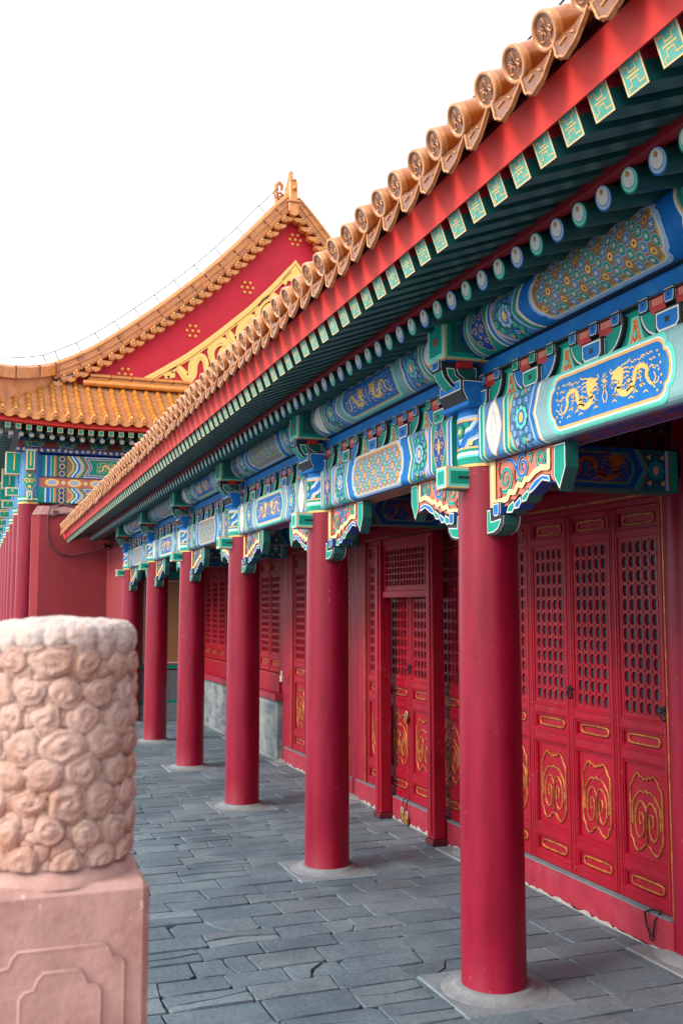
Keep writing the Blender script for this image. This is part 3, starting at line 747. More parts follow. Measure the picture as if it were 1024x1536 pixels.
def bracket_set(yc, kind):
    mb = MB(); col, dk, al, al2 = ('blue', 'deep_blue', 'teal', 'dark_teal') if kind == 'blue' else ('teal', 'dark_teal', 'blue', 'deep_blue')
    z0 = 3.672; H = 0.3115
    S = lambda u, v, h: (3.104 - h, yc - u, v)   # u increases towards the camera side
    mb.box(3.085, 3.104, yc - H, yc + H, z0, z0 + 0.238, 'teal')
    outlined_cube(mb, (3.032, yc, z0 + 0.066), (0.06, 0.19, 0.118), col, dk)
    for s in (-1, 1):
        arc = [(0.10 + 0.150 * sin(t * pi / 16), z0 + 0.012 + 0.165 * (1 - cos(t * pi / 16))) for t in range(9)]
        def sh(P, d): return [(s * (a - d), b_ + d * 0.8) for a, b_ in P]
        body = [(s * 0.06, z0 + 0.012)] + sh(arc, 0) + [(s * 0.25, z0 + 0.185), (s * 0.06, z0 + 0.185)]
        mb.prism(body, S, 0.018, 0.045, 'outline_black')
        mb.paint([(s * 0.06, z0 + 0.024)] + sh(arc, 0.010) + [(s * 0.24, z0 + 0.180), (s * 0.06, z0 + 0.180)], S, 0.046, 'white_paint')
        mb.paint([(s * 0.06, z0 + 0.030)] + sh(arc, 0.017) + [(s * 0.233, z0 + 0.176), (s * 0.06, z0 + 0.176)], S, 0.047, al)
        # flame panel in the gap, half on this unit
        o = [(0.3113, z0), (0.3113, z0 + 0.17), (0.278, z0 + 0.17), (0.268, z0 + 0.11), (0.245, z0 + 0.05), (0.205, z0)]
        P = [(s * a, b_) for a, b_ in o]; k = 0
        for d, mm in ((0.0, 'aqua'), (0.013, 'gold_line'), (0.020, 'orange_red')):
            Q = [(0.3113, z0), (0.3113, z0 + 0.17 - d), (0.278 + d, z0 + 0.17 - d), (0.268 + d, z0 + 0.11 - d), (0.245 + d, z0 + 0.05 - d * .6), (0.205 + d * 1.6, z0)]
            k += 1; mb.paint([(s * a, b_) for a, b_ in Q], S, 0.019 + 0.0012 * k, mm)
        for k in range(4): mb.stroke([(s * (0.304 - 0.004 * k), z0 + 0.14 - 0.028 * k), (s * (0.296 - 0.007 * k), z0 + 0.125 - 0.028 * k), (s * (0.300 - 0.006 * k), z0 + 0.11 - 0.028 * k)], 0.006, S, 0.0245, 'gold')
        mb.face([S(s * 0.3113, z0 + 0.055, 0.025), S(s * 0.299, z0 + 0.07, 0.025), S(s * 0.299, z0 + 0.09, 0.025), S(s * 0.3113, z0 + 0.105, 0.025)], 'aqua')
        mb.disc((s * 0.296, z0 + 0.028), 0.013, S, 0.025, 'white_paint', 8, 0.02)
        R_ = [(s * 0.035, z0 + 0.122), (s * 0.15, z0 + 0.13), (s * 0.155, z0 + 0.205), (s * 0.05, z0 + 0.205)]
        mb.paint(R_, S, 0.048, 'bright_red'); mb.paint([(s * 0.06, z0 + 0.165), (s * 0.14, z0 + 0.165), (s * 0.145, z0 + 0.2), (s * 0.055, z0 + 0.2)], S, 0.0492, 'coral')
    mb.box(3.04, 3.09, yc - H, yc + H, z0 + 0.205, z0 + 0.215, 'outline_black')
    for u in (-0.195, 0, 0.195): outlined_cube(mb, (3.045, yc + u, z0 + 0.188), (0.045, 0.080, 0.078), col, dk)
    mb.stroke([(-H, z0 + 0.228), (H, z0 + 0.228)], 0.007, S, 0.021, 'white_paint'); mb.stroke([(-H, z0 + 0.221), (H, z0 + 0.221)], 0.007, S, 0.0205, 'outline_black')
    return build(mb, 'bracket_set', hall, SH)
bo = CY[0] + 0.475
bst = bracket_set(bo, 'teal'); bsb = bracket_set(bo + 0.622, 'blue')
for j in range(6):
    for k, kind in enumerate(('teal', 'blue', 'blue', 'teal', 'blue')):
        if j == 0 and k in (0, 1): continue
        if kind == 'teal': d = BAY * j + 0.622 * k; dup(bst, (0, d, -SH * d))
        else: d = BAY * j + 0.622 * (k - 1); dup(bsb, (0, d, -SH * d))

# --- beam heads above each column with their carved arms
def beam_head(y):
    mb = MB(); x0, x1, y0, y1, z0, z1 = 2.79, 4.6, y - 0.13, y + 0.13, 3.99, 4.265
    mb.box(x0, x1, y0, y1, z0, z1, 'gold_line', 0.003)
    Sx = lambda u, v, h: (x0 - h, u, v); Sy = lambda u, v, h: (u, y0 - h, v); Sz = lambda u, v, h: (u, v, z0 - h)
    lay = [(0.010, 'white_paint'), (0.016, 'aqua'), (0.042, 'teal')]
    mb.nested([(y0, z0), (y1, z0), (y1, z1), (y0, z1)], Sx, 0.001, lay)
    mb.paint([(y - 0.03, 4.10), (y + 0.03, 4.10), (y + 0.03, 4.15), (y - 0.03, 4.15)], Sx, 0.006, 'dim_orange')
    for sg in (0,):
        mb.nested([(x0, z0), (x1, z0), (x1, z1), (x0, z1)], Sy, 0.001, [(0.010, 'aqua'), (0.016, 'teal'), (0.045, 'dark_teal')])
        mb.paint([(x0 + 0.12, 4.105), (x1, 4.105), (x1, 4.145), (x0 + 0.12, 4.145)], Sy, 0.006, 'outline_black')
    mb.nested([(x0, y0), (3.1, y0), (3.1, y1), (x0, y1)], Sz, 0.001, [(0.012, 'white_paint'), (0.02, 'blue')])
    h = build(mb, 'beam_head', hall, SH)
    a = MB(); w = 0.065
    S = lambda u, v, hh: (u, y - hh, v)
    prof = [(2.80, 3.985), (2.80, 3.93), (2.82, 3.88), (2.865, 3.83), (2.93, 3.79), (3.06, 3.775), (3.06, 3.985)]
    a.prism(prof, S, -w, w, 'outline_black')
    a.nested([(2.83, 3.945), (2.84, 3.895), (2.875, 3.85), (2.935, 3.81), (3.05, 3.795), (3.05, 3.85), (2.95, 3.865), (2.90, 3.90), (2.89, 3.945)], S, w + 0.001, [(0, 'white_paint'), (0.007, 'teal')])
    a.nested([(2.90, 3.96), (2.915, 3.91), (2.96, 3.88), (3.05, 3.865), (3.05, 3.96)], S, w + 0.001, [(0, 'white_paint'), (0.006, 'dark_teal')])
    n = len(prof)
    for i in range(1, 5):
        p, q = prof[i], prof[i + 1]
        d = Vector((q[0] - p[0], q[1] - p[1])).normalized(); nn = (d.y, -d.x)
        for wd, mm, e in ((w - 0.004, 'white_paint', 0.001), (w - 0.012, 'teal', 0.002)):
            off = lambda t: (t[0] - abs(nn[0]) * e, t[1] - abs(nn[1]) * e)
            P, Q = off(p), off(q); a.face([(P[0], y - wd, P[1]), (Q[0], y - wd, Q[1]), (Q[0], y + wd, Q[1]), (P[0], y + wd, P[1])], mm)
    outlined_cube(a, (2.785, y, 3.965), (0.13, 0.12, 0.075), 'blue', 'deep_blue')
    a.box(2.90, 3.0, y - 0.11, y + 0.11, 3.945, 3.985, 'bright_red')
    # trapezoid block over the column
    tp = [(2.93, 3.70), (3.25, 3.70), (3.28, 3.78), (3.28, 3.86), (2.89, 3.86), (2.89, 3.78)]
    a.prism(tp, S, -0.16, 0.16, 'outline_black'); a.nested(tp, S, 0.161, [(0.010, 'white_paint'), (0.016, 'blue')])
    Sx2 = lambda u, v, hh: (2.89 - hh, y + u, v)
    a.nested([(-0.16, 3.78), (0.16, 3.78), (0.16, 3.86), (-0.16, 3.86)], Sx2, 0.001, [(0.008, 'white_paint'), (0.014, 'blue')])
    a.box(2.92, 3.28, y - 0.19, y + 0.19, 3.68, 3.72, 'blue', 0.01)
    build(a, 'carved_arm', h, SH)
    return h
bh = beam_head(CY[1])
for j in (0, 2, 3, 4, 5, 6): dup(bh, (0, BAY * (j - 1), -SH * BAY * (j - 1)))
# end posts bracket infill above the last column
# --- carved brackets under the beams (queti)
def queti(y, s):
    """s=-1 reaches towards the camera, s=+1 away"""
    mb = MB(); r = 0.185; X0 = 3.13; T = 0.045
    S = lambda u, v, h: (X0 - h, y + s * (r + u), v)
    low = [(0.70, 3.135), (0.62, 3.14), (0.54, 3.125), (0.47, 3.09), (0.43, 3.10), (0.38, 3.065), (0.34, 3.08), (0.29, 3.045), (0.25, 3.055), (0.20, 3.02), (0.0, 3.02)]
    board = [(0.0, 3.318), (0.80, 3.318)] + [(0.80, 3.20), (0.74, 3.10)] + low
    mb.prism(board, S, -T, T, 'coral')
    lay = T + 0.002
    mb.paint([(0.0, 3.318), (0.075, 3.318), (0.075, 3.02), (0.0, 3.02)], S, lay + 0.01, 'cream')
    mb.stroke([(0.012, 3.31), (0.012, 3.03)], 0.004, S, lay + 0.0115, 'gold_worn'); mb.stroke([(0.064, 3.31), (0.064, 3.03)], 0.004, S, lay + 0.0115, 'gold_worn')
    wav = [(0.70, 3.30), (0.70, 3.19), (0.62, 3.20), (0.55, 3.185), (0.48, 3.15), (0.44, 3.155), (0.40, 3.12), (0.35, 3.135), (0.31, 3.09), (0.25, 3.10), (0.22, 3.06), (0.08, 3.05)]
    mb.stroke(wav, 0.034, S, lay + 0.012, 'cream', dens=0.02)
    def scroll(cu, cv, rr, c1, st, fl_=1):
        for w_, mm, e in ((0.034, 'outline_black', .002), (0.028, 'white_paint', .0035), (0.022, c1, .005)):
            mb.stroke(spiral(cu, cv, rr, 1.6, st, fl_, 26), [w_ * (1 - 0.4 * i / 26) for i in range(27)], S, lay + e, mm)
    scroll(0.19, 3.19, 0.085, 'teal', 4.2); scroll(0.40, 3.235, 0.078, 'blue', 1.2); scroll(0.60, 3.26, 0.062, 'teal', 2.8, -1)
    for p in ([(0.12, 3.30), (0.10, 3.25), (0.12, 3.2)], [(0.11, 3.14), (0.13, 3.1), (0.11, 3.07)], [(0.27, 3.29), (0.30, 3.24), (0.29, 3.19), (0.31, 3.14)]):
        for w_, mm, e in ((0.026, 'outline_black', .002), (0.018, 'brown_red', .0035), (0.006, 'coral', .005)): mb.stroke(p, w_, S, lay + e, mm, dens=0.015)
    for p, c1 in (([(0.20, 3.305), (0.28, 3.29), (0.33, 3.23)], 'blue'), ([(0.46, 3.31), (0.50, 3.29), (0.48, 3.25)], 'teal'), ([(0.33, 3.16), (0.36, 3.17), (0.38, 3.15)], 'teal'), ([(0.66, 3.30), (0.675, 3.26), (0.655, 3.22)], 'blue')):
        for w_, mm, e in ((0.030, 'outline_black', .002), (0.024, 'white_paint', .0035), (0.018, c1, .005)): mb.stroke(p, w_, S, lay + e, mm, dens=0.015)
    # leaf shaped end
    leaf = [(0.745, 3.318), (0.87, 3.318), (0.87, 3.17), (0.80, 3.04), (0.735, 3.13)]
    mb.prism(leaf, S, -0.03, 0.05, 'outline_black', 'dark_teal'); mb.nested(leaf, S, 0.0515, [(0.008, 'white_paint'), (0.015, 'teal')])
    # white edging on the end faces seen along the gallery
    def edge(poly, i0, i1, x0, x1, c):
        for i in range(i0, i1):
            p, q = Vector(poly[i]), Vector(poly[i + 1]); t = (q - p)
            if t.length < 0.02: continue
            t.normalize(); nn = Vector((-t.y, t.x))
            if nn.x < 0: nn = -nn
            for e, d, mm in ((0.001, 0.004, 'white_paint'), (0.002, 0.010, c)):
                a = p + t * 0 + nn * e; b = q + nn * e
                mb.face([(X0 + x0 + d, y + s * (r + a.x), a.y), (X0 + x1 - d, y + s * (r + a.x), a.y), (X0 + x1 - d, y + s * (r + b.x), b.y), (X0 + x0 + d, y + s * (r + b.x), b.y)], mm)
    def chunk(P, c):
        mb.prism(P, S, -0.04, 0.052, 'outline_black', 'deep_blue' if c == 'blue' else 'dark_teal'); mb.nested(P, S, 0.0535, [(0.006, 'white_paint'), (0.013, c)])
    chunk([(0.70, 3.15), (0.62, 3.165), (0.53, 3.14), (0.47, 3.10), (0.47, 3.055), (0.53, 3.075), (0.62, 3.12), (0.71, 3.10)], 'blue')
    chunk([(0.46, 3.10), (0.38, 3.06), (0.38, 3.015), (0.44, 3.02), (0.48, 3.06)], 'teal')
    chunk([(0.375, 3.065), (0.30, 3.03), (0.29, 2.985), (0.35, 2.985), (0.385, 3.02)], 'blue')
    chunk([(0.29, 3.05), (0.22, 3.02), (0.19, 2.97), (0.27, 2.965), (0.31, 3.0)], 'teal')
    # little block and curved foot
    P = [(0.085, 3.045), (0.165, 3.045), (0.165, 2.975), (0.145, 2.955), (0.105, 2.955), (0.085, 2.975)]
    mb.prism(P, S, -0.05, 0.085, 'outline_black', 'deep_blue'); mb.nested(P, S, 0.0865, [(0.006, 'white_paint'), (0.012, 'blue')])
    SD = 'dark_teal'
    foot = [(0.0, 3.02), (0.06, 3.02), (0.07, 2.96), (0.20, 2.96), (0.19, 2.91), (0.15, 2.868), (0.09, 2.85), (0.0, 2.845)]
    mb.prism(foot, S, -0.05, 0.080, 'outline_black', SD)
    mb.nested([(0.0, 3.012), (0.045, 3.012), (0.055, 2.935), (0.185, 2.945), (0.175, 2.915), (0.14, 2.878), (0.085, 2.86), (0.0, 2.855)], S, 0.0815, [(0.004, 'white_paint'), (0.010, 'teal')])
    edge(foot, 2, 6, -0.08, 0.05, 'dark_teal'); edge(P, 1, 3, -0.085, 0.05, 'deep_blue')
    return build(mb, 'carved_bracket', hall, SH)
qn = queti(CY[1], -1); qf = queti(CY[1], 1)
for j in (2, 3, 4, 5, 6): dup(qn, (0, BAY * (j - 1), -SH * BAY * (j - 1)))
for j in (0, 2, 3, 4, 5): dup(qf, (0, BAY * (j - 1), -SH * BAY * (j - 1)))

# --- cross beams in the gallery ceiling and inner painted beams
cb = MB(); y = CY[1]; yf = y - 0.095
cb.box(3.25, 4.62, yf, y + 0.095, 3.19, 3.495, 'dark_teal', 0.012)
S = lambda u, v, h: (3.94 + u, yf - h, 3.3425 + v)
b = 0.14
def RT_(a, c, mm, h): cb.paint([(a, -b), (c, -b), (c, b), (a, b)], S, h, mm)
for sx in (-1, 1):
    for a, c, mm in ((0.66, 0.60, 'teal'), (0.60, 0.585, 'gold_worn'), (0.585, 0.56, 'light_blue'), (0.56, 0.53, 'deep_blue')): RT_(sx * a, sx * c, mm, 0.002)
    rosettes(cb, S, lambda u, v: 0.40 < abs(u) < 0.54, *sorted((sx * 0.42, sx * 0.54)), b * 0.9, 0.002, (('deep_blue', 'teal'), ('dark_teal', 'teal')))
for a, mm, e in ((0.42, 'gold_worn', .0065), (0.41, 'teal', .0075), (0.385, 'mid_blue', .0085), (0.37, 'deep_blue', .0095)):
    cb.paint([(-a, 0), (-a + 0.08, b), (a - 0.08, b), (a, 0), (a - 0.08, -b), (-a + 0.08, -b)], S, e, mm)
cb.paint(panel_shape(0.30, b * 0.80), S, .0105, 'teal'); cb.paint(panel_shape(0.285, b * 0.80 - 0.012), S, .0115, 'gold_worn'); cb.paint(panel_shape(0.278, b * 0.80 - 0.018), S, .0125, 'deep_blue')
dragon(cb, S, 0.03, 0, 0.46, b * 1.25, 1, 'gold_worn', 0.0135)
cb = build(cb, 'tie_beam', hall)
lf = MB(); lf.box(3.3, 4.62, y - 0.02, y + 0.02, 3.5, 4.0, 'dark_red')
S = lambda u, v, h: (u, y - 0.02 - h, v)
for i in range(12):
    for k in range(4):
        u = 3.38 + 0.105 * (i + 0.5 * (k % 2)); v = 3.56 + 0.1 * k
        lf.face([S(u, v - .06, .003), S(u + .04, v, .003), S(u, v + .06, .003), S(u - .04, v, .003)], 'outline_black'); lf.disc((u, v + 0.075), 0.007, S, 0.004, 'gold', 6)
build(lf, 'lattice_board', cb)
for j in (0, 2, 3, 4, 5, 6): dup(cb, (0, BAY * (j - 1), -SH * BAY * (j - 1) * 0.5))
mb = MB(); mb.box(3.2, 4.6, -11, 25.4, 4.30, 4.33, 'dark_teal'); build(mb, 'ceiling', hall, zfun=ez)
mb = MB(); mb.box(4.63, 4.80, -11, CY[1] - 0.1, 0.0, 4.25, 'door_red'); mb.box(4.66, 4.8, CY[1] - 0.1, 25.5, 3.18, 4.0, 'door_red'); mb.box(4.85, 4.95, -11, 25.5, 0, 4.2, 'studio_dark')
build(mb, 'wall', hall)
mb = MB(); mb.box(9.0, 9.3, -11, 25.5, 0, 4.5, 'wall_red'); build(mb, 'rear_wall', hall)

# --- door leaves
LW = 0.62
def ring_pts(cy, cz, a, b, n=20):
    o = []
    for i in range(n):
        t = 2 * pi * i / n; o.append((cy + (a - b) * (1 if cos(t) > 0 else -1) * (1 if abs(cos(t)) > 0.05 else 0) + b * cos(t), cz + b * sin(t)))
    return o
def leaf(y0, z0, rails, name='door_leaf', width=LW):
    """rails: list of (kind, zbottom, ztop); built facing -X in the plane XD"""
    mb = MB(); st = 0.062; x = XD; zt = rails[-1][2] + 0.035; D = 0.05
    y1 = y0 + width
    for (a, c) in ((y0 + 0.004, y0 + st), (y1 - st, y1 - 0.004)):
        mb.box(x, x + D, a, c, z0, zt, 'door_red', 0.006)
        mb.box(x - 0.008, x, a + 0.018, c - 0.018, z0 + 0.01, zt - 0.01, 'door_red', 0.004)
    prev = z0
    for kind, a, c in rails:
        mb.box(x + 0.001, x + D, y0 + st, y1 - st, prev, a, 'door_red', 0.006)
        if a - prev > 0.03:
            mb.box(x - 0.007, x + 0.001, y0 + st * 0.6, y1 - st * 0.6, prev + 0.012, prev + 0.024, 'door_red', 0.003)
            mb.box(x - 0.007, x + 0.001, y0 + st * 0.6, y1 - st * 0.6, a - 0.024, a - 0.012, 'door_red', 0.003)
        prev = c
        if kind != 'lattice':
            mb.box(x + 0.03, x + 0.045, y0 + st, y1 - st, a, c, 'door_red')
            mb.box(x + 0.012, x + 0.03, y0 + st, y0 + st + 0.014, a, c, 'door_red'); mb.box(x + 0.012, x + 0.03, y1 - st - 0.014, y1 - st, a, c, 'door_red')
            mb.box(x + 0.012, x + 0.03, y0 + st + 0.014, y1 - st - 0.014, a, a + 0.012, 'door_red'); mb.box(x + 0.012, x + 0.03, y0 + st + 0.014, y1 - st - 0.014, c - 0.012, c, 'door_red')
    mb.box(x + 0.001, x + D, y0 + st, y1 - st, prev, zt, 'door_red', 0.006)
    o = build(mb, name, hall, base=True)
    yc = (y0 + y1) / 2
    for kind, a, c in rails:
        if kind == 'lattice':
            la = MB(); nc = 5; ly0, ly1 = y0 + st + 0.03, y1 - st - 0.03; cw = (ly1 - ly0) / nc; nr = max(2, round((c - a - 0.05) / (cw * 1.22))); lz0, lz1 = a + 0.02, c - 0.02; ch = (lz1 - lz0) / nr
            xf, xb = x + 0.014, x + 0.032
            # outer margin
            for (p, q, r_, s_) in ((y0 + st, ly0, a, c), (ly1, y1 - st, a, c), (ly0, ly1, a, lz0), (ly0, ly1, lz1, c)):
                la.box(xf, xb, p, q, r_, s_, 'door_red')
            n = 16
            for i in range(nc):
                for j in range(nr):
                    cx, cz = ly0 + (i + .5) * cw, lz0 + (j + .5) * ch
                    oval, rect = [], []
                    for k in range(n):
                        t = 2 * pi * (k + 0.5) / n; cc, ss = cos(t), sin(t)
                        ex = cw * 0.34 * (abs(cc) ** 0.7) * (1 if cc > 0 else -1); ez_ = ch * 0.40 * (abs(ss) ** 0.8) * (1 if ss > 0 else -1)
                        oval.append((cx + ex, cz + ez_))
                        m_ = max(abs(cc) , abs(ss)); rect.append((cx + cc / m_ * cw / 2, cz + ss / m_ * ch / 2))
                    for k in range(n):
                        k2 = (k + 1) % n
                        la.face([(xf, *oval[k]), (xf, *oval[k2]), (xf, *rect[k2]), (xf, *rect[k])], 'door_red')
                        la.face([(xf, *oval[k]), (xf, *oval[k2]), (xb, *oval[k2]), (xb, *oval[k])], 'door_red')
            for i in range(nc + 1):
                for j in range(nr + 1):
                    cx, cz = ly0 + i * cw, lz0 + j * ch
                    la.ball((xf - 0.001, cx, cz), 0.0055, 'gold_worn', 6)
                    if j < nr:
                        la.box(xf - 0.003, xf, cx - 0.003, cx + 0.003, cz + 0.02, cz + ch - 0.02, 'door_red')
            lo = build(la, 'lattice', o)
            gl = MB(); gl.face([(xb + 0.002, y0 + st, a), (xb + 0.002, y1 - st, a), (xb + 0.002, y1 - st, c), (xb + 0.002, y0 + st, c)], 'glass')
            gl.box(xb + 0.003, xb + 0.008, y0 + st, y1 - st, a, c, 'studio_dark'); build(gl, 'window_pane', o)
        elif kind == 'small':
            r_ = MB(); cz = (a + c) / 2; h = (c - a) * 0.27; w = width / 2 - st - 0.065
            pts = []
            for i in range(28):
                t = 2 * pi * i / 28; sx = 1 if cos(t) >= 0 else -1
                pts.append((x + 0.024, yc + sx * (w - h) * min(1, abs(cos(t)) * 3) + h * cos(t), cz + h * sin(t)))
            r_.tube(pts, 0.010, 'gold_worn', 6, closed=True); build(r_, 'gilt_ring', o)
        else:
            r_ = MB(); H = c - a; cz = (a + c) / 2; w = width / 2 - st - 0.055; xx = x + 0.026
            def T(ps, rad=0.0095): r_.tube([(xx, yc + p[0] * w, cz + p[1] * H * 0.5) for p in ps], rad, 'gold_worn', 6)
            for s in (-1, 1):
                T([(0, 0.70), (s * .10, 0.66), (s * .22, 0.74), (s * .34, 0.70), (s * .46, 0.78), (s * .60, 0.74), (s * .72, 0.66), (s * .80, 0.56), (s * .93, 0.50), (s * .96, 0.36), (s * .95, 0), (s * .97, -0.40), (s * .95, -0.58), (s * .84, -0.62), (s * .76, -0.76), (s * .58, -0.84), (s * .42, -0.80), (s * .30, -0.78), (s * .2, -0.70), (s * .04, -0.66)])
                T([(0, 0.46), (s * .08, 0.40), (s * .3, 0.42), (s * .5, 0.36), (s * .62, 0.28), (s * .80, 0.16), (s * .84, 0.0), (s * .84, -0.3)])
                T([(0, -0.62), (0, 0.0), (s * .05, 0.10), (s * .2, 0.20), (s * .38, 0.20), (s * .56, 0.10), (s * .66, -0.06), (s * .68, -0.3), (s * .62, -0.46), (s * .46, -0.56), (s * .28, -0.52), (s * .17, -0.38), (s * .17, -0.12), (s * .26, -0.02), (s * .38, -0.04), (s * .43, -0.18), (s * .36, -0.28)])
            r_.box(xx + 0.002, xx + 0.01, yc - w * 0.93, yc + w * 0.93, cz - H * 0.36, cz + H * 0.34, 'door_red', 0.006)
            build(r_, 'cloud_carving', o)
    return o
DR = [('small', 0.335, 0.455), ('big', 0.56, 1.255), ('small', 1.365, 1.485), ('lattice', 1.585, 2.92), ('small', 2.99, 3.12)]
WR = [('small', 1.43, 1.545), ('lattice', 1.62, 2.92), ('small', 2.99, 3.12)]
door = leaf(5.925, 0.25, DR)
leaves = [door]
for y in (5.925 + LW, 5.925 + 2 * LW, 5.925 + 3 * LW): leaves.append(dup(door, (0, y - 5.925, 0)))
for y in (9.10, 9.10 + LW + 0.05, 9.10 + 2 * LW + 0.06, 9.10 + 3 * LW + 0.11): leaves.append(dup(door, (0, y - 5.925, 0)))
for y in (12.27, 12.27 + LW, 12.27 + 2 * LW, 12.27 + 3 * LW): leaves.append(dup(door, (0, y - 5.925, 0)))
win = leaf(15.44, 1.345, WR, 'window_leaf')
for k in range(1, 4): dup(win, (0, LW * k, 0))
for k in range(4): dup(win, (0, BAY + LW * k, 0))
# handles on the middle leaves
hb = MB(); hb.box(XD - 0.012, XD - 0.002, -0.02, 0.02, 1.68, 1.76, 'iron', 0.003); hb.tube([(XD - 0.02, 0.035 * cos(t), 1.69 + 0.035 * sin(t)) for t in [2 * pi * i / 12 for i in range(12)]], 0.006, 'iron', 6, closed=True)
hb.tube([(XD - 0.014, -0.045, 1.735), (XD - 0.014, 0.045, 1.735)], 0.008, 'iron', 6)
h0 = build(hb, 'latch'); 
def put_latch(y, par, z=0):
    n = dup(h0, (0, y, z), par); return n
put_latch(5.925 + LW * 2 - 0.02, leaves[2]); put_latch(5.925 + 0.03, leaves[0], -0.06); put_latch(9.10 + 2 * LW + 0.03, leaves[6]); put_latch(9.13, leaves[4], 0.0); put_latch(12.30, leaves[8], 0); put_latch(12.27 + 2 * LW, leaves[10], 0)
bpy.data.objects.remove(h0)
# --- frames, thresholds
def frame(y0, y1, zb, leafs):
    mb = MB(); x = XD - 0.02
    mb.box(x, x + 0.1, y0, leafs[0] - 0.002, zb, 3.20, 'door_red', 0.006)
    mb.box(x, x + 0.1, leafs[1] + 0.002, y1, zb, 3.20, 'door_red', 0.006)
    mb.box(x, x + 0.1, y0, y1, 3.203, 3.355, 'door_red', 0.006)
    mb.box(x + 0.03, x + 0.1, leafs[0], leafs[1], 3.158, 3.2, 'door_red')
    for (p, q) in ((leafs[0] - 0.03, leafs[0] - 0.015), (leafs[1] + 0.015, leafs[1] + 0.03)): mb.box(x - 0.006, x + 0.001, p, q, zb, 3.215, 'gold_worn', 0.002)
    mb.box(x - 0.006, x + 0.001, leafs[0] - 0.03, leafs[1] + 0.03, 3.2155, 3.232, 'gold_worn', 0.002)
    build(mb, 'door_frame', hall)
frame(5.82, 8.93, 0.245, (5.925, 5.925 + 4 * LW + 0.0)); frame(8.93, 12.04, 0.245, (9.10, 9.10 + 4 * LW + 0.11)); frame(12.04, 15.15, 0.245, (12.27, 12.27 + 4 * LW))
frame(15.15, 18.26, 1.05, (15.44, 15.44 + 4 * LW)); frame(18.26, 21.37, 1.05, (18.55, 18.55 + 4 * LW))
def threshold(y0, y1):
    mb = MB(); x = XD - 0.05
    mb.box(x, x + 0.14, y0 + 0.06, y1 - 0.06, 0.012, 0.238, 'sill_red', 0.008)
    mb.box(x - 0.004, x + 0.14, y0 + 0.08, y1 - 0.08, 0.239, 0.247, 'stone_dark')
    rr_ = random.Random(int(y0 * 10)); y = y0 + 0.06
    # broken plaster along the foot
    top = []
    while y < y1 - 0.1:
        w = rr_.uniform(0.02, 0.07); top.append((y, rr_.choice((0.012, 0.02, 0.03, 0.045, 0.055)) * rr_.uniform(0.5, 1))); y += w
    P = [(a, 0.0) for a, _ in top[::-1]]; 
    for i in range(len(top) - 1):
        (a, h1), (c, h2) = top[i], top[i + 1]
        mb.face([(x - 0.004, a, 0.0), (x - 0.004, c, 0.0), (x - 0.004, c, h2), (x - 0.004, a, h1)], 'plaster_chip')
    return build(mb, 'threshold', hall)
for k in (1, 2, 3): threshold(CY[k], CY[k + 1])
threshold(CY[0], CY[1])
def dado(y0, y1):
    mb = MB(); x = 4.50
    mb.box(x + 0.02, 4.8, y0 + 0.1, y1 - 0.1, 0.0, 0.93, 'grey_brick', 0.0); mb.box(x, 4.8, y0 + 0.08, y1 - 0.08, -0.01, 0.05, 'stone', 0.01)
    o = build(mb, 'brick_dado', hall)
    s = MB(); s.box(4.46, 4.8, y0 + 0.06, y1 - 0.06, 0.932, 1.04, 'sill_red', 0.01); s.box(4.56, 4.75, y0 + 0.16, y1 - 0.16, 1.042, 1.34, 'door_red', 0.006)
    s.box(4.555, 4.56, y0 + 0.2, y1 - 0.2, 1.325, 1.335, 'gold_worn'); build(s, 'window_sill', hall)
dado(CY[4], CY[5]); dado(CY[5], CY[6])

# --- porch frame with transom in the third bay
pf = MB()
for (a, c) in ((9.37, 9.53), (10.78, 10.94)):
    pf.box(4.42, 4.56, a, c, 0.06, 3.18, 'door_red', 0.01)
    pf.box(4.40, 4.58, a - 0.01, c + 0.01, 0.0, 0.06, 'dark_red', 0.01); pf.box(4.405, 4.42, a + 0.04, c - 0.04, 0.1, 3.12, 'door_red', 0.004)
pf.box(4.45, 4.53, 9.53, 10.78, 2.50, 2.58, 'door_red', 0.008); pf.box(4.45, 4.53, 9.53, 10.78, 3.10, 3.18, 'door_red', 0.008)
porch = build(pf, 'porch_frame', hall, base=True)
la = MB(); y0, y1, a, c = 9.53, 10.78, 2.58, 3.10; nc, nr = 14, 6; ly0, ly1, lz0, lz1 = y0 + 0.06, y1 - 0.06, a + 0.05, c - 0.05
for (p, q, r_, s_) in ((y0, ly0, a, c), (ly1, y1, a, c), (ly0, ly1, a, lz0), (ly0, ly1, lz1, c)): la.box(4.47, 4.50, p, q, r_, s_, 'door_red')
for i in range(nc + 1): yy = ly0 + (ly1 - ly0) * i / nc; la.box(4.475, 4.492, yy - 0.009, yy + 0.009, lz0, lz1, 'door_red')
for j in range(nr + 1):
    zz = lz0 + (lz1 - lz0) * j / nr; la.box(4.473, 4.49, ly0, ly1, zz - 0.007, zz + 0.007, 'door_red'); 
    for i in range(nc + 1): la.ball((4.471, ly0 + (ly1 - ly0) * i / nc, zz), 0.006, 'gold_worn', 6)
build(la, 'transom_lattice', porch)

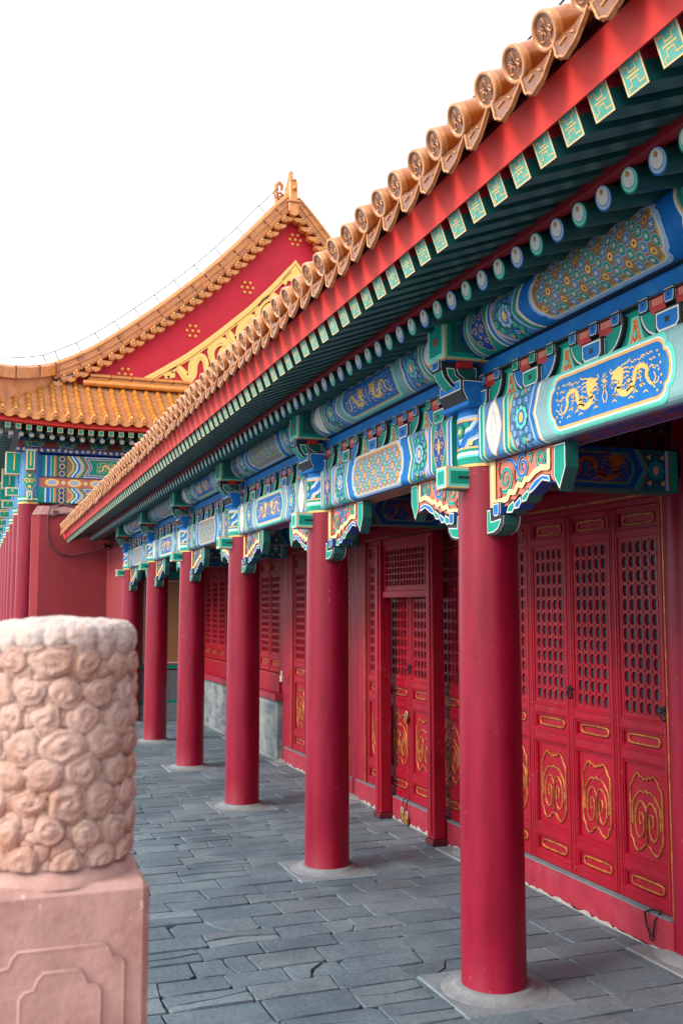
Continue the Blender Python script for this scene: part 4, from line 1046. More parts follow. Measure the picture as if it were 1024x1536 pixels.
# --- round rafters
SL = 0.28
def lift(o, dz): o.location.z += dz; WP[o] = WP[o] + Vector((0, 0, dz))
NR = 122; SP = BAY / 16; YS = 1.60
def rafter_round(y, kind):
    mb = MB(); x0, x1 = 2.644, 4.6; r = 0.060; z0 = 4.243; L_ = Vector((1, 0, SL)).normalized()
    a = Vector((x0, y, z0)); b_ = a + L_ * ((x1 - x0) / L_.x)
    upv = Vector((-L_.z, 0, L_.x)); side = Vector((0, 1, 0)); n = 16
    ringp = lambda c, rr, sy=1.0, dv=0.0: [c + side * rr * cos(2 * pi * i / n) + upv * (rr * sin(2 * pi * i / n) * sy + dv) for i in range(n)]
    A, B = ringp(a, r), ringp(b_, r)
    mb.grid([A, B], 'rafter_green', True, True)
    c1, c2 = ('blue', 'pale_blue') if kind else ('teal', 'pale_aqua')
    mb.face(A, c1)
    f = -L_
    mb.face([p + f * 0.001 for p in ringp(a, r * 0.90, 1, 0.004)], c2)
    mb.face([p + f * 0.0016 for p in ringp(a, r * 0.74, 0.98, 0.010)], c1)
    mb.face([p + f * 0.0022 for p in ringp(a, r * 0.70, 0.98, 0.011)], c2)
    mb.face([p + f * 0.003 for p in ringp(a, r * 0.67, 1.0, 0.012)], 'bright_white')
    mb.face([p + f * 0.004 for p in ringp(a, r * 0.22, 1.0, 0.032)], 'outline_black'); mb.face([p + f * 0.005 for p in ringp(a, r * 0.19, 1.0, 0.032)], 'gold')
    return mb
def rafter_square(y):
    mb = MB(); x0, x1 = 2.073, 3.3; s = 0.059; sl = 0.37; L_ = Vector((1, 0, sl)).normalized(); upv = Vector((-L_.z, 0, L_.x)); side = Vector((0, 1, 0))
    top = Vector((x0, y, 4.262)); c0 = top - upv * s
    c = c0 + L_ * 0.6
    mb.obox(c0 + L_ * 0.6 - upv * 0.0, (L_, side, upv), (0.6, s, s), ['teal', 'rafter_green', 'rafter_green', 'rafter_green', 'rafter_green', 'soffit_maroon'])
    for q in (-1, 1):
        e = c0 + L_ * 0.6 + upv * s * 0.62 + side * q * (s + 0.0008)
        mb.face([e - L_ * 0.598 - upv * s * 0.3, e + L_ * 0.6 - upv * s * 0.3, e + L_ * 0.6 + upv * s * 0.36, e - L_ * 0.598 + upv * s * 0.36], 'soffit_maroon')
    S = lambda u, v, h: tuple(c0 - L_ * h + side * u + upv * v)
    k = s
    mb.paint([(-k, -k), (k, -k), (k, k), (-k, k)], S, 0.001, 'cream'); mb.paint([(-k * .86, -k * .88), (k * .86, -k * .88), (k * .86, k * .88), (-k * .86, k * .88)], S, 0.002, 'rafter_end')
    w = k * 0.10
    for sg in (-1, 1):
        mb.stroke([(sg * k * .86, sg * k * .62), (sg * k * .30, sg * k * .62), (sg * k * .30, sg * k * .22), (sg * -k * .34, sg * k * .22), (sg * -k * .34, sg * k * .60), (sg * -k * .66, sg * k * .60), (sg * -k * .66, sg * k * .86)], w, S, 0.003, 'gold')
    mb.stroke([(-k * .60, 0), (k * .60, 0)], w, S, 0.003, 'gold')
    return mb
r0 = build(rafter_round(YS, 0), 'round_rafter', hall); r1 = build(rafter_round(YS + SP, 1), 'round_rafter', hall); lift(r0, ez(YS)); lift(r1, ez(YS + SP))
s0 = build(rafter_square(YS), 'flying_rafter', hall); lift(s0, ez(YS))
keep = list(range(0, 101))
def shear_copy(o, y_from, y_to): return dup(o, (0, y_to - y_from, ez(y_to) - ez(y_from)))
for i in range(1, 100):
    yy = YS + SP * i
    if yy > 25.0: break
    if i > 1: 
        if i % 2: shear_copy(r1, YS + SP, yy); 
        else: shear_copy(r0, YS, yy)
    shear_copy(s0, YS, yy)
# the farthest, tiniest rafters as one part each
fr, fs = MB(), MB()
def merge(dst, src, dz):
    k = len(dst.v); dst.v += [(v[0], v[1], v[2] + dz) for v in src.v]; dst.f += [tuple(a + k for a in f) for f in src.f]
    dst.m += [dst.mi(src.mats[i]) for i in src.m]; dst.s += src.s
i = 100
while YS + SP * i < 25.25:
    yy = YS + SP * i; merge(fr, rafter_round(yy, i % 2), ez(yy)); merge(fs, rafter_square(yy), ez(yy)); i += 1
struct(build(fr, 'round_rafter', hall), 'stuff'); struct(build(fs, 'flying_rafter', hall), 'stuff')
YE = 25.35
ys = [-11, -6, 1.3, 2, 3, 4.36, 8, 12, 16, 20, YE]
def strip(mb, prof, mat, zf=ez, y0=None, ysub=ys, closed=True):
    rows = [[(x, y, z) for x, z in prof] for y in ysub]
    mb.grid(rows, mat, False, closed); mb.face(rows[0], mat if isinstance(mat, str) else 'dark_red'); mb.face(rows[-1], mat if isinstance(mat, str) else 'dark_red')
mb = MB()   # boards above the rafters
strip(mb, [(2.644, 4.312), (4.62, 4.312 + SL * 1.976), (4.62, 4.334 + SL * 1.976), (2.644, 4.334)], 'soffit_maroon')
strip(mb, [(2.07, 4.2645), (3.35, 4.2645 + 0.37 * 1.28), (3.35, 4.287 + 0.37 * 1.28), (2.07, 4.287)], 'soffit_maroon')
build(mb, 'roof_boards', hall, zfun=ez)
mb = MB(); strip(mb, [(2.605, 4.303), (2.66, 4.300), (2.68, 4.38), (2.61, 4.372)], 'soffit_maroon'); build(mb, 'inner_fascia', hall, zfun=ez)
mb = MB(); strip(mb, [(2.050, 4.238), (2.085, 4.262), (2.10, 4.40), (2.005, 4.388)], 'fascia_red')
build(mb, 'fascia_board', hall, zfun=ez)
mb = MB(); strip(mb, [(2.02, 4.390), (2.10, 4.402), (2.10, 4.45), (2.02, 4.43)], 'dark_red'); build(mb, 'tile_batten', hall, zfun=ez)
# --- glazed eave tiles
TS = 0.2330; TY = 3.024 - 6 * TS; RS = 0.42
def cap_relief(mb, c, r, mat_rim, mat_in, L_, n=24):
    """round tile end facing -X (tilted), with raised rim and worn boss"""
    upv = Vector((-L_.z, 0, L_.x)); side = Vector((0, 1, 0)); c = Vector(c)
    def ring(rr, d): return [c - L_ * d + side * rr * cos(2 * pi * i / n) + upv * rr * sin(2 * pi * i / n) for i in range(n)]
    mb.grid([ring(r, -0.02), ring(r, 0.006), ring(r * 0.97, 0.012), ring(r * 0.80, 0.012), ring(r * 0.76, 0.004)], mat_rim, True, True)
    mb.face(ring(r * 0.76, 0.004), mat_in)
    S = lambda u, v, h: tuple(c - L_ * (0.004 + h) + side * u + upv * v)
    rr_ = random.Random(9)
    for k in range(15):
        a = rr_.uniform(0, 6.28); q = rr_.uniform(0.05, 0.6) * r; u, v = q * cos(a), q * sin(a); d = rr_.uniform(0, 6.28); l = rr_.uniform(0.1, 0.24) * r
        P = [(u - l * cos(d), v - l * sin(d)), (u + 0.3 * l * sin(d), v - 0.3 * l * cos(d)), (u + l * cos(d), v + l * sin(d))]
        P = [p for p in P if sqrt(p[0] ** 2 + p[1] ** 2) < r * 0.70]
        if len(P) > 1: mb.tube([S(x, y, 0.0015) for x, y in P], r * rr_.uniform(0.04, 0.08), 'tile_rim' if k % 3 else 'tile_cap', 5)
def eave_tile(y):
    L_ = Vector((1, 0, RS)).normalized(); upv = Vector((-L_.z, 0, L_.x)); r = 0.073
    c = Vector((1.915, y, 4.488)); mb = MB()
    n = 20
    rows = [[c + L_ * d + Vector((0, 1, 0)) * rr * cos(2 * pi * i / n) + upv * rr * sin(2 * pi * i / n) for i in range(n)] for d, rr in ((-0.0, r), (0.15, r * 0.985), (0.30, r * 0.97), (0.301, r * 1.05), (0.33, r * 1.03), (0.62, r))]
    mb.grid(rows, 'tile', True, True)
    cap_relief(mb, c, r * 1.03, 'tile_rim', 'tile_cap', L_)
    return mb
def drip_tile(y):
    """curved drip tile between two round ones, ending in a pointed lip"""
    L_ = Vector((1, 0, RS)).normalized(); mb = MB(); c = Vector((1.955, y, 4.440)); w = TS / 2 - 0.004
    n = 14; rows = []
    for d in (0.0, 0.3, 0.62):
        rows.append([c + L_ * d + Vector((0, w * t, 0.035 * t * t - 0.02)) for t in [-1 + 2 * i / n for i in range(n + 1)]])
    mb.grid(rows, 'tile', True)
    # lip: leaf outline hanging down from the front edge, slightly forward
    dn = Vector((-0.22, 0, -1)).normalized()
    topr = rows[0]; mid, low = [], []
    for i, p in enumerate(topr):
        t = -1 + 2 * i / n; dep = 0.022 + 0.098 * (1 - t * t) ** 0.8 + 0.006 * cos(t * pi * 4)
        mid.append(p + dn * dep * 0.5 + Vector((-0.004, 0, 0))); low.append(p + dn * dep)
    F = Vector((-0.012, 0, 0.004))
    mb.grid([[p + F for p in topr], [p + F for p in mid], [p + F for p in low]], 'tile_cap', True)
    mb.grid([topr, low], 'tile', True)
    mb.grid([[p + F for p in low], low], 'tile_rim', True)
    mb.tube([p + F * 1.2 + Vector((0, 0, 0.004)) for p in low], 0.0055, 'tile_rim', 6)
    for s in (-1, 1):
        mb.tube([topr[n // 2 + s * k] + dn * (0.02 + 0.012 * k) + F * 1.5 for k in range(1, 4)], 0.005, 'tile_rim', 5)
    return mb
def mortar(y):
    mb = MB(); L_ = Vector((1, 0, RS)).normalized(); c = Vector((1.99, y, 4.50)); rows = []
    for k, d in enumerate((0, 0.07, 0.3)):
        rows.append([c + L_ * d + Vector((0, TS * 0.5 * t, (0.02 + 0.03 * abs(t)) + 0.012 * sin(5 * t + k))) for t in (-1, -0.5, 0, 0.5, 1)])
    return mb
e0 = build(eave_tile(TY), 'eave_tile', hall); lift(e0, ez(TY))
d0 = build(drip_tile(TY + TS / 2), 'drip_tile', hall); lift(d0, ez(TY + TS / 2))
NT = int((25.3 - TY) / TS)
rj = random.Random(12)
for i in range(1, min(NT, 100)):
    a = shear_copy(e0, TY, TY + TS * i); b_ = shear_copy(d0, TY + TS / 2, TY + TS * (i + 0.5))
    for o in (a, b_):
        o.location.x += rj.uniform(-0.006, 0.006); o.location.y += rj.uniform(-0.006, 0.006); o.location.z += rj.uniform(-0.004, 0.004)
        o.rotation_euler = (rj.uniform(-0.04, 0.04), rj.uniform(-0.03, 0.03), rj.uniform(-0.05, 0.05))
mb = MB(); rm = random.Random(2)
nY = int((25.3 - 1.6) / 0.05); rows = []
for k, d in enumerate((0.0, 0.08, 0.25, 0.6)):
    rows.append([(2.0 + d + rm.uniform(-.012, .012), 1.6 + 0.05 * i, 4.440 + RS * d + 0.05 * abs(cos(pi * (1.6 + 0.05 * i - TY) / TS)) + rm.uniform(-.007, .007) + (0 if k else -0.03)) for i in range(nY)])
mb.grid(rows, 'mortar', True); build(mb, 'mortar_bed', hall, zfun=ez)
# --- roof body behind the eave
mb = MB()
rp = [(2.45, 4.66), (3.4, 5.09), (4.6, 5.72), (5.8, 6.5), (6.9, 7.4)]
rp = rp + [(13.8 - x, z) for x, z in rp[-2::-1]]
rows = [[(x, y, z) for x, z in rp] for y in ys]; mb.grid(rows, 'tile', False)
for y in (-11, YE): mb.face([(x, y, z) for x, z in rp] + [(11.35, y, 4.5), (2.45, y, 4.5)], 'wall_red')
for i in range(NT + 1):
    y = TY + TS * i
    pr = [(2.45, 4.70), (3.4, 5.13), (4.6, 5.76), (5.8, 6.54), (6.85, 7.42)]
    rows = [[(x, y + 0.07 * cos(t), z + 0.07 * sin(t)) for t in (0, pi / 4, pi / 2, 3 * pi / 4, pi)] for x, z in pr]
    mb.grid(rows, 'tile', True)
mb.box(6.7, 7.1, 1.3, YE, 7.3, 7.75, 'tile', 0.03)
build(mb, 'roof', hall, zfun=ez)
# --- closing boards at the far end of the eave, and the solid end bay
mb = MB(); y = YE
mb.face([(2.0, y + .01, 4.2), (2.0, y + .01, 4.5), (4.6, y + .01, 5.5), (4.6, y + .01, 4.1), (3.1, y + .01, 4.05)], 'dark_red')
mb.box(3.12, 4.8, 21.62, 25.6, 0, 3.80, 'wall_red', 0.0); mb.box(3.13, 4.8, 21.62, 25.6, 3.80, 4.25, 'dark_red')
build(mb, 'end_bay_wall', hall)
mb = MB(); ye = 21.53
mb.box(3.27, 3.30, ye, ye + 0.05, 1.05, 3.1, 'cream'); mb.box(3.30, 4.62, ye + 0.01, ye + 0.06, 1.08, 3.17, 'teal'); 
mb.box(3.38, 4.62, ye, ye + 0.01, 1.17, 2.99, 'bright_red'); mb.box(3.41, 4.62, ye - 0.01, ye, 1.20, 2.96, 'white_paint'); mb.box(3.43, 4.6, ye - 0.02, ye - 0.01, 1.225, 2.935, 'tan_panel')
mb.box(3.27, 4.62, ye, ye + 0.06, 0.42, 1.05, 'grey_panel'); mb.box(3.2, 4.62, ye - 0.02, ye + 0.06, 0.36, 0.42, 'teal'); mb.box(3.15, 4.62, ye - 0.10, ye + 0.06, 0.14, 0.36, 'stone', 0.01); mb.box(3.1, 4.62, ye - 0.16, ye + 0.06, 0, 0.14, 'stone_dark', 0.01)
mb.box(3.2, 4.62, ye, ye + 0.06, 3.17, 3.4, 'outline_black')
build(mb, 'side_panel', hall)
# wire along the tiles
mb = MB()
pts = []
y = 1.7
while y < 25.2:
    pts.append((1.99, y, 4.615 + ez(y) + 0.006 * sin(y * 5))); y += 0.4
mb.tube(pts, 0.005, 'wire', 5)
for i in range(3, 50, 5):
    p = pts[i]; mb.tube([(p[0], p[1], p[2]), (p[0] + .03, p[1], p[2] - 0.06)], 0.004, 'wire', 5)
tag(build(mb, 'roof_wire'), 'thin dark wire strung just above the row of round eave tiles', 'wire')

# ------------------------------------------------------------------ padlocks and hook
def padlock(loc, s, mat, label, ang=0.0):
    mb = MB(); mb.box(-0.008 * s, 0.008 * s, -0.02 * s, 0.02 * s, -0.045 * s, 0.0, mat, 0.003 * s)
    mb.tube([(0, -0.013 * s, -0.005 * s), (0, -0.013 * s, 0.018 * s)] + [(0, -0.013 * s * cos(t), 0.018 * s + 0.013 * s * sin(t)) for t in (0.5, 1.0, 1.57, 2.1, 2.6)] + [(0, 0.013 * s, 0.018 * s), (0, 0.013 * s, -0.005 * s)], 0.003 * s, 'steel', 6)
    mb.lathe([(0.004 * s, -0.0085 * s), (0.003 * s, -0.0095 * s)], (0, 0, -0.03 * s), 'iron', 8, 'x')
    o = build(mb, 'padlock'); o.location = loc; o.rotation_euler = (ang, 0, 0); tag(o, label, 'padlock'); return o
padlock((4.485, 14.93, 1.335), 2.2, 'steel', 'silver padlock hanging on the far inner column beside the brick sill')
padlock((XD - 0.035, 10.42, 1.17), 1.8, 'brass', 'brass padlock where the two middle door leaves meet inside the porch frame', 0.25)
padlock((XD - 0.085, 10.32, 0.09), 1.9, 'brass', 'brass padlock on a loop at the door sill, the lower and nearer of the pair', 0.1)
padlock((XD - 0.085, 10.43, 0.12), 1.9, 'brass', 'brass padlock on a loop at the door sill, the higher and farther of the pair', -0.1)
mb = MB()
for y, dy in ((10.28, 0.04), (10.37, 0.06)):
    mb.tube([(XD - 0.06, y, 0.30), (XD - 0.08, y + dy * 0.5, 0.27), (XD - 0.085, y + dy, 0.14)], 0.006, 'iron', 6)
tag(build(mb, 'hasp_loop'), 'pair of dark iron loops hanging over the door sill with padlocks on them', 'iron loop')
mb = MB()
mb.tube([(XD - 0.03, 6.03, 0.275), (XD - 0.06, 6.10, 0.27), (XD - 0.075, 6.155, 0.24), (XD - 0.07, 6.14, 0.15), (XD - 0.065, 6.11, 0.09)], 0.007, 'iron', 6)
mb.tube([(XD - 0.03, 6.03, 0.275), (XD - 0.065, 6.06, 0.2), (XD - 0.065, 6.08, 0.09)], 0.006, 'iron', 6)
mb.tube([(XD - 0.065, 6.10 + 0.02 * cos(t), 0.08 + 0.02 * sin(t)) for t in [2 * pi * i / 10 for i in range(10)]], 0.005, 'iron', 5, closed=True)
tag(build(mb, 'iron_hook'), 'dark iron hook hanging over the near door sill beside the right column', 'hook')

# ------------------------------------------------------------------ wall at the end of the court
wl = MB(); Yw = 25.6
wl.box(1.47, 4.9, Yw, Yw + 0.5, 0, 4.66, 'wall_red')
P = [(1.47, Yw), (1.30, Yw + 0.14), (1.30, Yw + 0.5), (1.47, Yw + 0.5)]
for i in range(4):
    a, c = P[i], P[(i + 1) % 4]; wl.face([(a[0], a[1], 0), (c[0], c[1], 0), (c[0], c[1], 4.66), (a[0], a[1], 4.66)], 'wall_red')
rw = build(wl, 'red_wall', base=True); tag(rw, 'plain dark red plastered wall with a grey sloping top behind the far end of the eave', 'wall')
cp = MB(); A = [(1.28, Yw + 0.14, 4.662), (1.47, Yw - 0.02, 4.662), (4.9, Yw - 0.02, 4.662), (4.9, Yw + 0.52, 4.662), (1.28, Yw + 0.52, 4.662)]
B = [(1.42, Yw + 0.26, 4.90), (1.55, Yw + 0.2, 4.90), (4.9, Yw + 0.2, 4.90), (4.9, Yw + 0.3, 4.90), (1.42, Yw + 0.3, 4.90)]
cp.grid([A, B], 'coping', False, True); cp.face(B, 'coping'); build(cp, 'coping', rw)
mb = MB()
cpts = [(2.3, Yw - 0.03, 4.88), (2.0, Yw - 0.03, 4.93), (1.72, Yw - 0.035, 4.86), (1.66, Yw - 0.03, 4.6), (1.66, Yw - 0.03, 4.2), (1.72, Yw - 0.03, 3.9), (1.95, Yw - 0.03, 3.70), (2.3, Yw - 0.03, 3.66), (2.8, Yw - 0.03, 3.78), (3.09, Yw - 0.03, 3.88)]
mb.tube(cpts, 0.02, 'cable', 6); mb.tube([(p[0] + 0.05, p[1], p[2] - 0.04) for p in cpts[:3]], 0.015, 'cable', 6)
mb.tube([(1.70, Yw - .03, 4.6), (1.85, Yw - .03, 4.66), (2.2, Yw - .03, 4.72)], 0.02, 'cable', 6)
mb.box(1.78, 1.92, Yw - 0.06, Yw - 0.01, 4.70, 4.77, 'cable')
tag(build(mb, 'cable'), 'dark cable drooping in a loop across the red wall below the eave end', 'cable')
mb = MB(); mb.ball((3.10, 25.1, 3.87), 0.055, 'red_plastic', 12); mb.box(3.13, 3.18, 25.05, 25.15, 3.80, 3.92, 'iron'); mb.tube([(3.10, 25.1, 3.87), (3.0, 25.0, 3.90)], [0.03, 0.05], 'iron', 8)
tag(build(mb, 'camera_lamp'), 'small round red lamp fixed at the top corner of the end wall', 'lamp')

# ------------------------------------------------------------------ gate hall behind
gh = thing('gabled_hall', (9.4, 34, 0), 'tall red gabled hall with orange glazed roof tiles rising behind the gallery roof', 'hall')
K = 0.9406; GY = 30.1
G = lambda X, z: (X * K, 2.4 + (z - 2.4) * K)
cl = [(9.90, 16.0), (9.117, 15.42), (7.842, 14.20), (6.716, 13.26), (5.622, 12.28), (4.557, 11.42), (3.518, 10.67), (2.707, 10.08), (2.1, 9.72)]
lowc = [(9.95, 15.8), (9.0, 15.20), (7.85, 13.95), (6.73, 12.90), (5.63, 11.92), (4.57, 11.02), (3.54, 10.24), (2.7, 9.66), (2.2, 9.35)]
XG = 9.95
def mirror(ps): return ps + [(2 * XG - x, z) for x, z in ps[::-1]]
# gable wall
mb = MB(); wl_ = [(9.36, 15.35), (8.41, 14.15), (7.43, 13.10), (6.58, 12.22), (5.55, 11.32), (4.29, 10.42), (3.33, 9.75), (2.47, 9.20), (2.2, 9.0)]
W_ = wl_[::-1] + [(18.72 - x, z) for x, z in wl_]; b0 = 8.85
mb.prism([(x, z) for x, z in W_] + [(W_[-1][0], 8.85), (W_[0][0], 8.85)], lambda u, v, h: (u, GY + 0.35 - h, v), -0.2, 0.0, 'gable_red')
gw = build(mb, 'gable_wall', gh)
# gilt ribbon band and studs on the gable
gr = MB(); S = lambda u, v, h: (u, GY + 0.345 - h, v)
def GP(l): return [G(a, b_) for a, b_ in l]
outer = [(4.74, 9.30), (5.36, 9.70), (6.01, 10.14), (6.52, 10.55), (7.05, 11.0), (8.02, 11.87), (8.81, 12.70), (9.40, 13.38)]
gr.stroke(outer, 0.22, S, 0.06, 'gold', dens=0.3); gr.stroke([(a, b_ + 0.07) for a, b_ in outer], 0.03, S, 0.075, 'cream', dens=0.3); gr.stroke([(a, b_ - 0.08) for a, b_ in outer], 0.025, S, 0.075, 'gold_worn', dens=0.3)
gr.prism([(8.95, 12.98), (9.53, 13.70), (10.1, 12.98), (9.9, 12.75), (9.70, 12.95), (9.62, 12.7), (9.5, 12.7), (9.45, 12.95), (9.28, 12.98), (9.2, 12.8)], S, 0.02, 0.065, 'gold')
gr.stroke([(9.1, 13.0), (9.53, 13.55), (9.95, 13.0)], 0.03, S, 0.08, 'gold_worn')
def ribbon(ps, w=0.2): 
    q = list(ps); n_ = len(q)
    for ww, mm, hh in ((0.33, 'gold_worn', .02), (0.29, 'gold', .035), (0.13, 'cream', .05), (0.08, 'gold', .06)): gr.stroke(q, [ww * (0.45 + 0.55 * sin(pi * min(1, max(0, (i + 1) / (n_ + 1))))) for i in range(n_)], S, hh, mm)
rib = [[(5.45, 9.62), (5.68, 9.83), (5.87, 9.68), (6.02, 9.46), (6.19, 9.58), (6.2, 9.99), (6.37, 10.24), (6.6, 10.15), (6.63, 9.74)], [(5.30, 9.50), (5.5, 9.62), (5.55, 9.45)],
       [(6.9, 9.9), (6.73, 10.40), (6.91, 10.72), (7.2, 10.78), (7.32, 10.55), (7.1, 10.42), (7.06, 10.05)], [(7.58, 10.75), (7.71, 11.28), (7.92, 11.62), (8.24, 11.58), (8.22, 11.24), (7.93, 11.02)],
       [(8.3, 11.6), (8.26, 12.0), (8.56, 12.38), (8.91, 12.40), (8.87, 12.1), (8.56, 12.0), (8.47, 11.7)], [(7.3, 11.1), (7.45, 10.85), (7.7, 10.75)], [(9.1, 12.6), (9.2, 12.3), (9.4, 12.2)]]
for p in rib:
    q = []
    for i in range(len(p) - 1):
        for t in (0, .33, .66): q.append((p[i][0] + (p[i + 1][0] - p[i][0]) * t, p[i][1] + (p[i + 1][1] - p[i][1]) * t))
    q.append(p[-1]); q = [q[0]] + [((q[i - 1][0] + q[i][0] + q[i + 1][0]) / 3, (q[i - 1][1] + q[i][1] + q[i + 1][1]) / 3) for i in range(1, len(q) - 1)] + [q[-1]]
    ribbon(q, 0.13)
build(gr, 'gilt_ribbon', gw)
for (a, b_) in ((9.53, 14.39), (7.93, 12.6), (6.18, 11.01), (4.12, 9.46), (10.9, 12.6)):
    st = MB(); cx, cz = a, b_
    for dx, dz in ((0, 0), (.16, .0), (-.16, 0), (.08, .14), (-.08, .14), (.08, -.14), (-.08, -.14)): st.ball((cx + dx * 1.15, GY + 0.33, cz + dz * 1.15), 0.055, 'gold', 10)
    build(st, 'gilt_studs', gw)
# bargeboard ridge: stepped profile swept along the curve
def sweep(ps, prof, mat, name, par, n=None):
    """ps: list of (X,z) in the gable plane; prof: list of (dy, dn) offsets: depth along Y and height normal to curve"""
    mb = MB(); rows = []
    for i, p in enumerate(ps):
        a = Vector(ps[max(i - 1, 0)]); b_ = Vector(ps[min(i + 1, len(ps) - 1)]); t = (b_ - a).normalized(); nn = Vector((-t.y, t.x))
        if nn.y < 0: nn = -nn
        rows.append([(p[0] + nn.x * dn, GY + dy, p[1] + nn.y * dn) for dy, dn in prof])
    mb.grid(rows, mat, False, True); mb.face(rows[0], mat if isinstance(mat, str) else 'hall_tile'); mb.face(rows[-1], mat if isinstance(mat, str) else 'hall_tile')
    return build(mb, name, par)
def dense(ps, d=0.35):
    o = []
    for i in range(len(ps) - 1):
        a, b_ = Vector(ps[i]), Vector(ps[i + 1]); k = max(1, int((b_ - a).length / d)); o += [tuple(a.lerp(b_, j / k)) for j in range(k)]
    return o + [ps[-1]]
def smoothc(ps, it=2):
    for _ in range(it):
        q = [ps[0]]
        for i in range(len(ps) - 1):
            a, b_ = ps[i], ps[i + 1]; q += [(a[0] * .75 + b_[0] * .25, a[1] * .75 + b_[1] * .25), (a[0] * .25 + b_[0] * .75, a[1] * .25 + b_[1] * .75)]
        ps = q + [ps[-1]]
    return ps
topl = [(9.36, 16.02), (8.9, 15.60), (7.9, 14.45), (6.94, 13.42), (6.09, 12.62), (5.26, 11.88), (4.45, 11.22), (3.66, 10.60), (2.88, 10.06), (1.98, 9.62)]
left = []
for i, p in enumerate(topl):
    a, b_ = Vector(topl[max(i - 1, 0)]), Vector(topl[min(i + 1, len(topl) - 1)]); t = (b_ - a).normalized(); nn = Vector((-t.y, t.x)); nn = -nn if nn.y < 0 else nn
    left.append((p[0], p[1] - 0.37 / nn.y))
left = smoothc(left); right = [(2 * XG * K - x, z) for x, z in left]
rprof = [(-0.05, -0.16), (-0.08, -0.10), (0.0, -0.09), (0.0, 0.03), (-0.05, 0.04), (-0.05, 0.075), (0.02, 0.08), (0.02, 0.21), (-0.03, 0.22), (-0.03, 0.265), (0.05, 0.29), (0.10, 0.36), (0.27, 0.36), (0.35, 0.27), (0.35, -0.16)]
for ps in (left, right):
    r_ = sweep(ps, rprof, lambda i, j: ('hall_tile_dull' if j in (0, 3, 4, 8, 9) else ('hall_tile' if (i + j) % 3 else 'hall_tile_dull')), 'sloping_ridge', gh)
    # joint lines between the ridge tiles
    jm = MB(); acc = 0
    for i in range(1, len(ps)):
        acc += (Vector(ps[i]) - Vector(ps[i - 1])).length
        if acc > 0.55:
            acc = 0; t = (Vector(ps[i]) - Vector(ps[i - 1])).normalized(); nn = Vector((-t.y, t.x)); nn = -nn if nn.y < 0 else nn
            jm.obox(Vector((ps[i][0] + nn.x * 0.07, GY + 0.005, ps[i][1] + nn.y * 0.07)), (Vector((t.x, 0, t.y)), Vector((0, 1, 0)), Vector((nn.x, 0, nn.y))), (0.006, 0.03, 0.13), 'mortar')
    build(jm, 'ridge_joints', r_)
# tile ends under the ridge
def at_s(ps, s):
    for i in range(len(ps) - 1):
        l = (Vector(ps[i + 1]) - Vector(ps[i])).length
        if s <= l: t = s / l; return Vector(ps[i]).lerp(Vector(ps[i + 1]), t), (Vector(ps[i + 1]) - Vector(ps[i])).normalized()
        s -= l
    return Vector(ps[-1]), (Vector(ps[-1]) - Vector(ps[-2])).normalized()
tot = sum((Vector(left[i + 1]) - Vector(left[i])).length for i in range(len(left) - 1))
be = MB(); n = 14; R_ = 0.10
rows = [[(R_ * cos(2 * pi * i / n), y, R_ * sin(2 * pi * i / n)) for i in range(n)] for y in (0.34, 0.0)]
be.grid(rows, 'hall_tile', True, True); be.grid([rows[1], [(x * 0.8, -0.015, z * 0.8) for x, y, z in rows[1]]], 'hall_tile', True, True); be.face([(x * 0.8, 0.0, z * 0.8) for x, y, z in rows[1]], 'hall_tile_dull'); be.lathe([(0.035, -0.02), (0.0, -0.025)], (0, 0, 0), 'hall_tile', 8, 'y')
be.ball((0, 0.06, 0.12), 0.03, 'gold', 6)
bt = build(be, 'barge_tile', gh)
bd = MB(); half_c = [(0.17 * cos(pi + pi * i / 12), 0, 0.15 * sin(pi + pi * i / 12) * (1 + 0.12 * (1 if i == 6 else 0))) for i in range(13)]
rows = [half_c, [(x, 0.25, z) for x, y, z in half_c]]; bd.grid(rows, 'hall_tile', True); bd.face(half_c, 'hall_tile'); bd.tube([(x * 0.95, -0.005, z * 0.95) for x, y, z in half_c], 0.012, 'hall_tile_dull', 5)
bdo = build(bd, 'barge_drip', gh)
first = True
ct, cd = WP[bt].copy(), WP[bdo].copy()
for ps in (left, right):
    s = 0.30
    while s < tot - 0.2 and not (ps is right and s > 5):
        p, t = at_s(ps, s); nn = Vector((-t.y, t.x)); nn = -nn if nn.y < 0 else nn
        pos = Vector((p.x - nn.x * 0.24, GY - 0.10, p.y - nn.y * 0.24))
        p2, t2 = at_s(ps, s + 0.19); pos2 = Vector((p2.x - nn.x * 0.27, GY - 0.02, p2.y - nn.y * 0.27))
        if first: o1, o2 = bt, bdo; first = False
        else: o1, o2 = bt.copy(), bdo.copy(); COL.objects.link(o1); COL.objects.link(o2)
        o1.location = pos - WP[gh] + Vector((0, 0.1, 0.01)); o2.location = pos2 - WP[gh] + Vector((0, 0.1, -0.07))
        s += 0.385
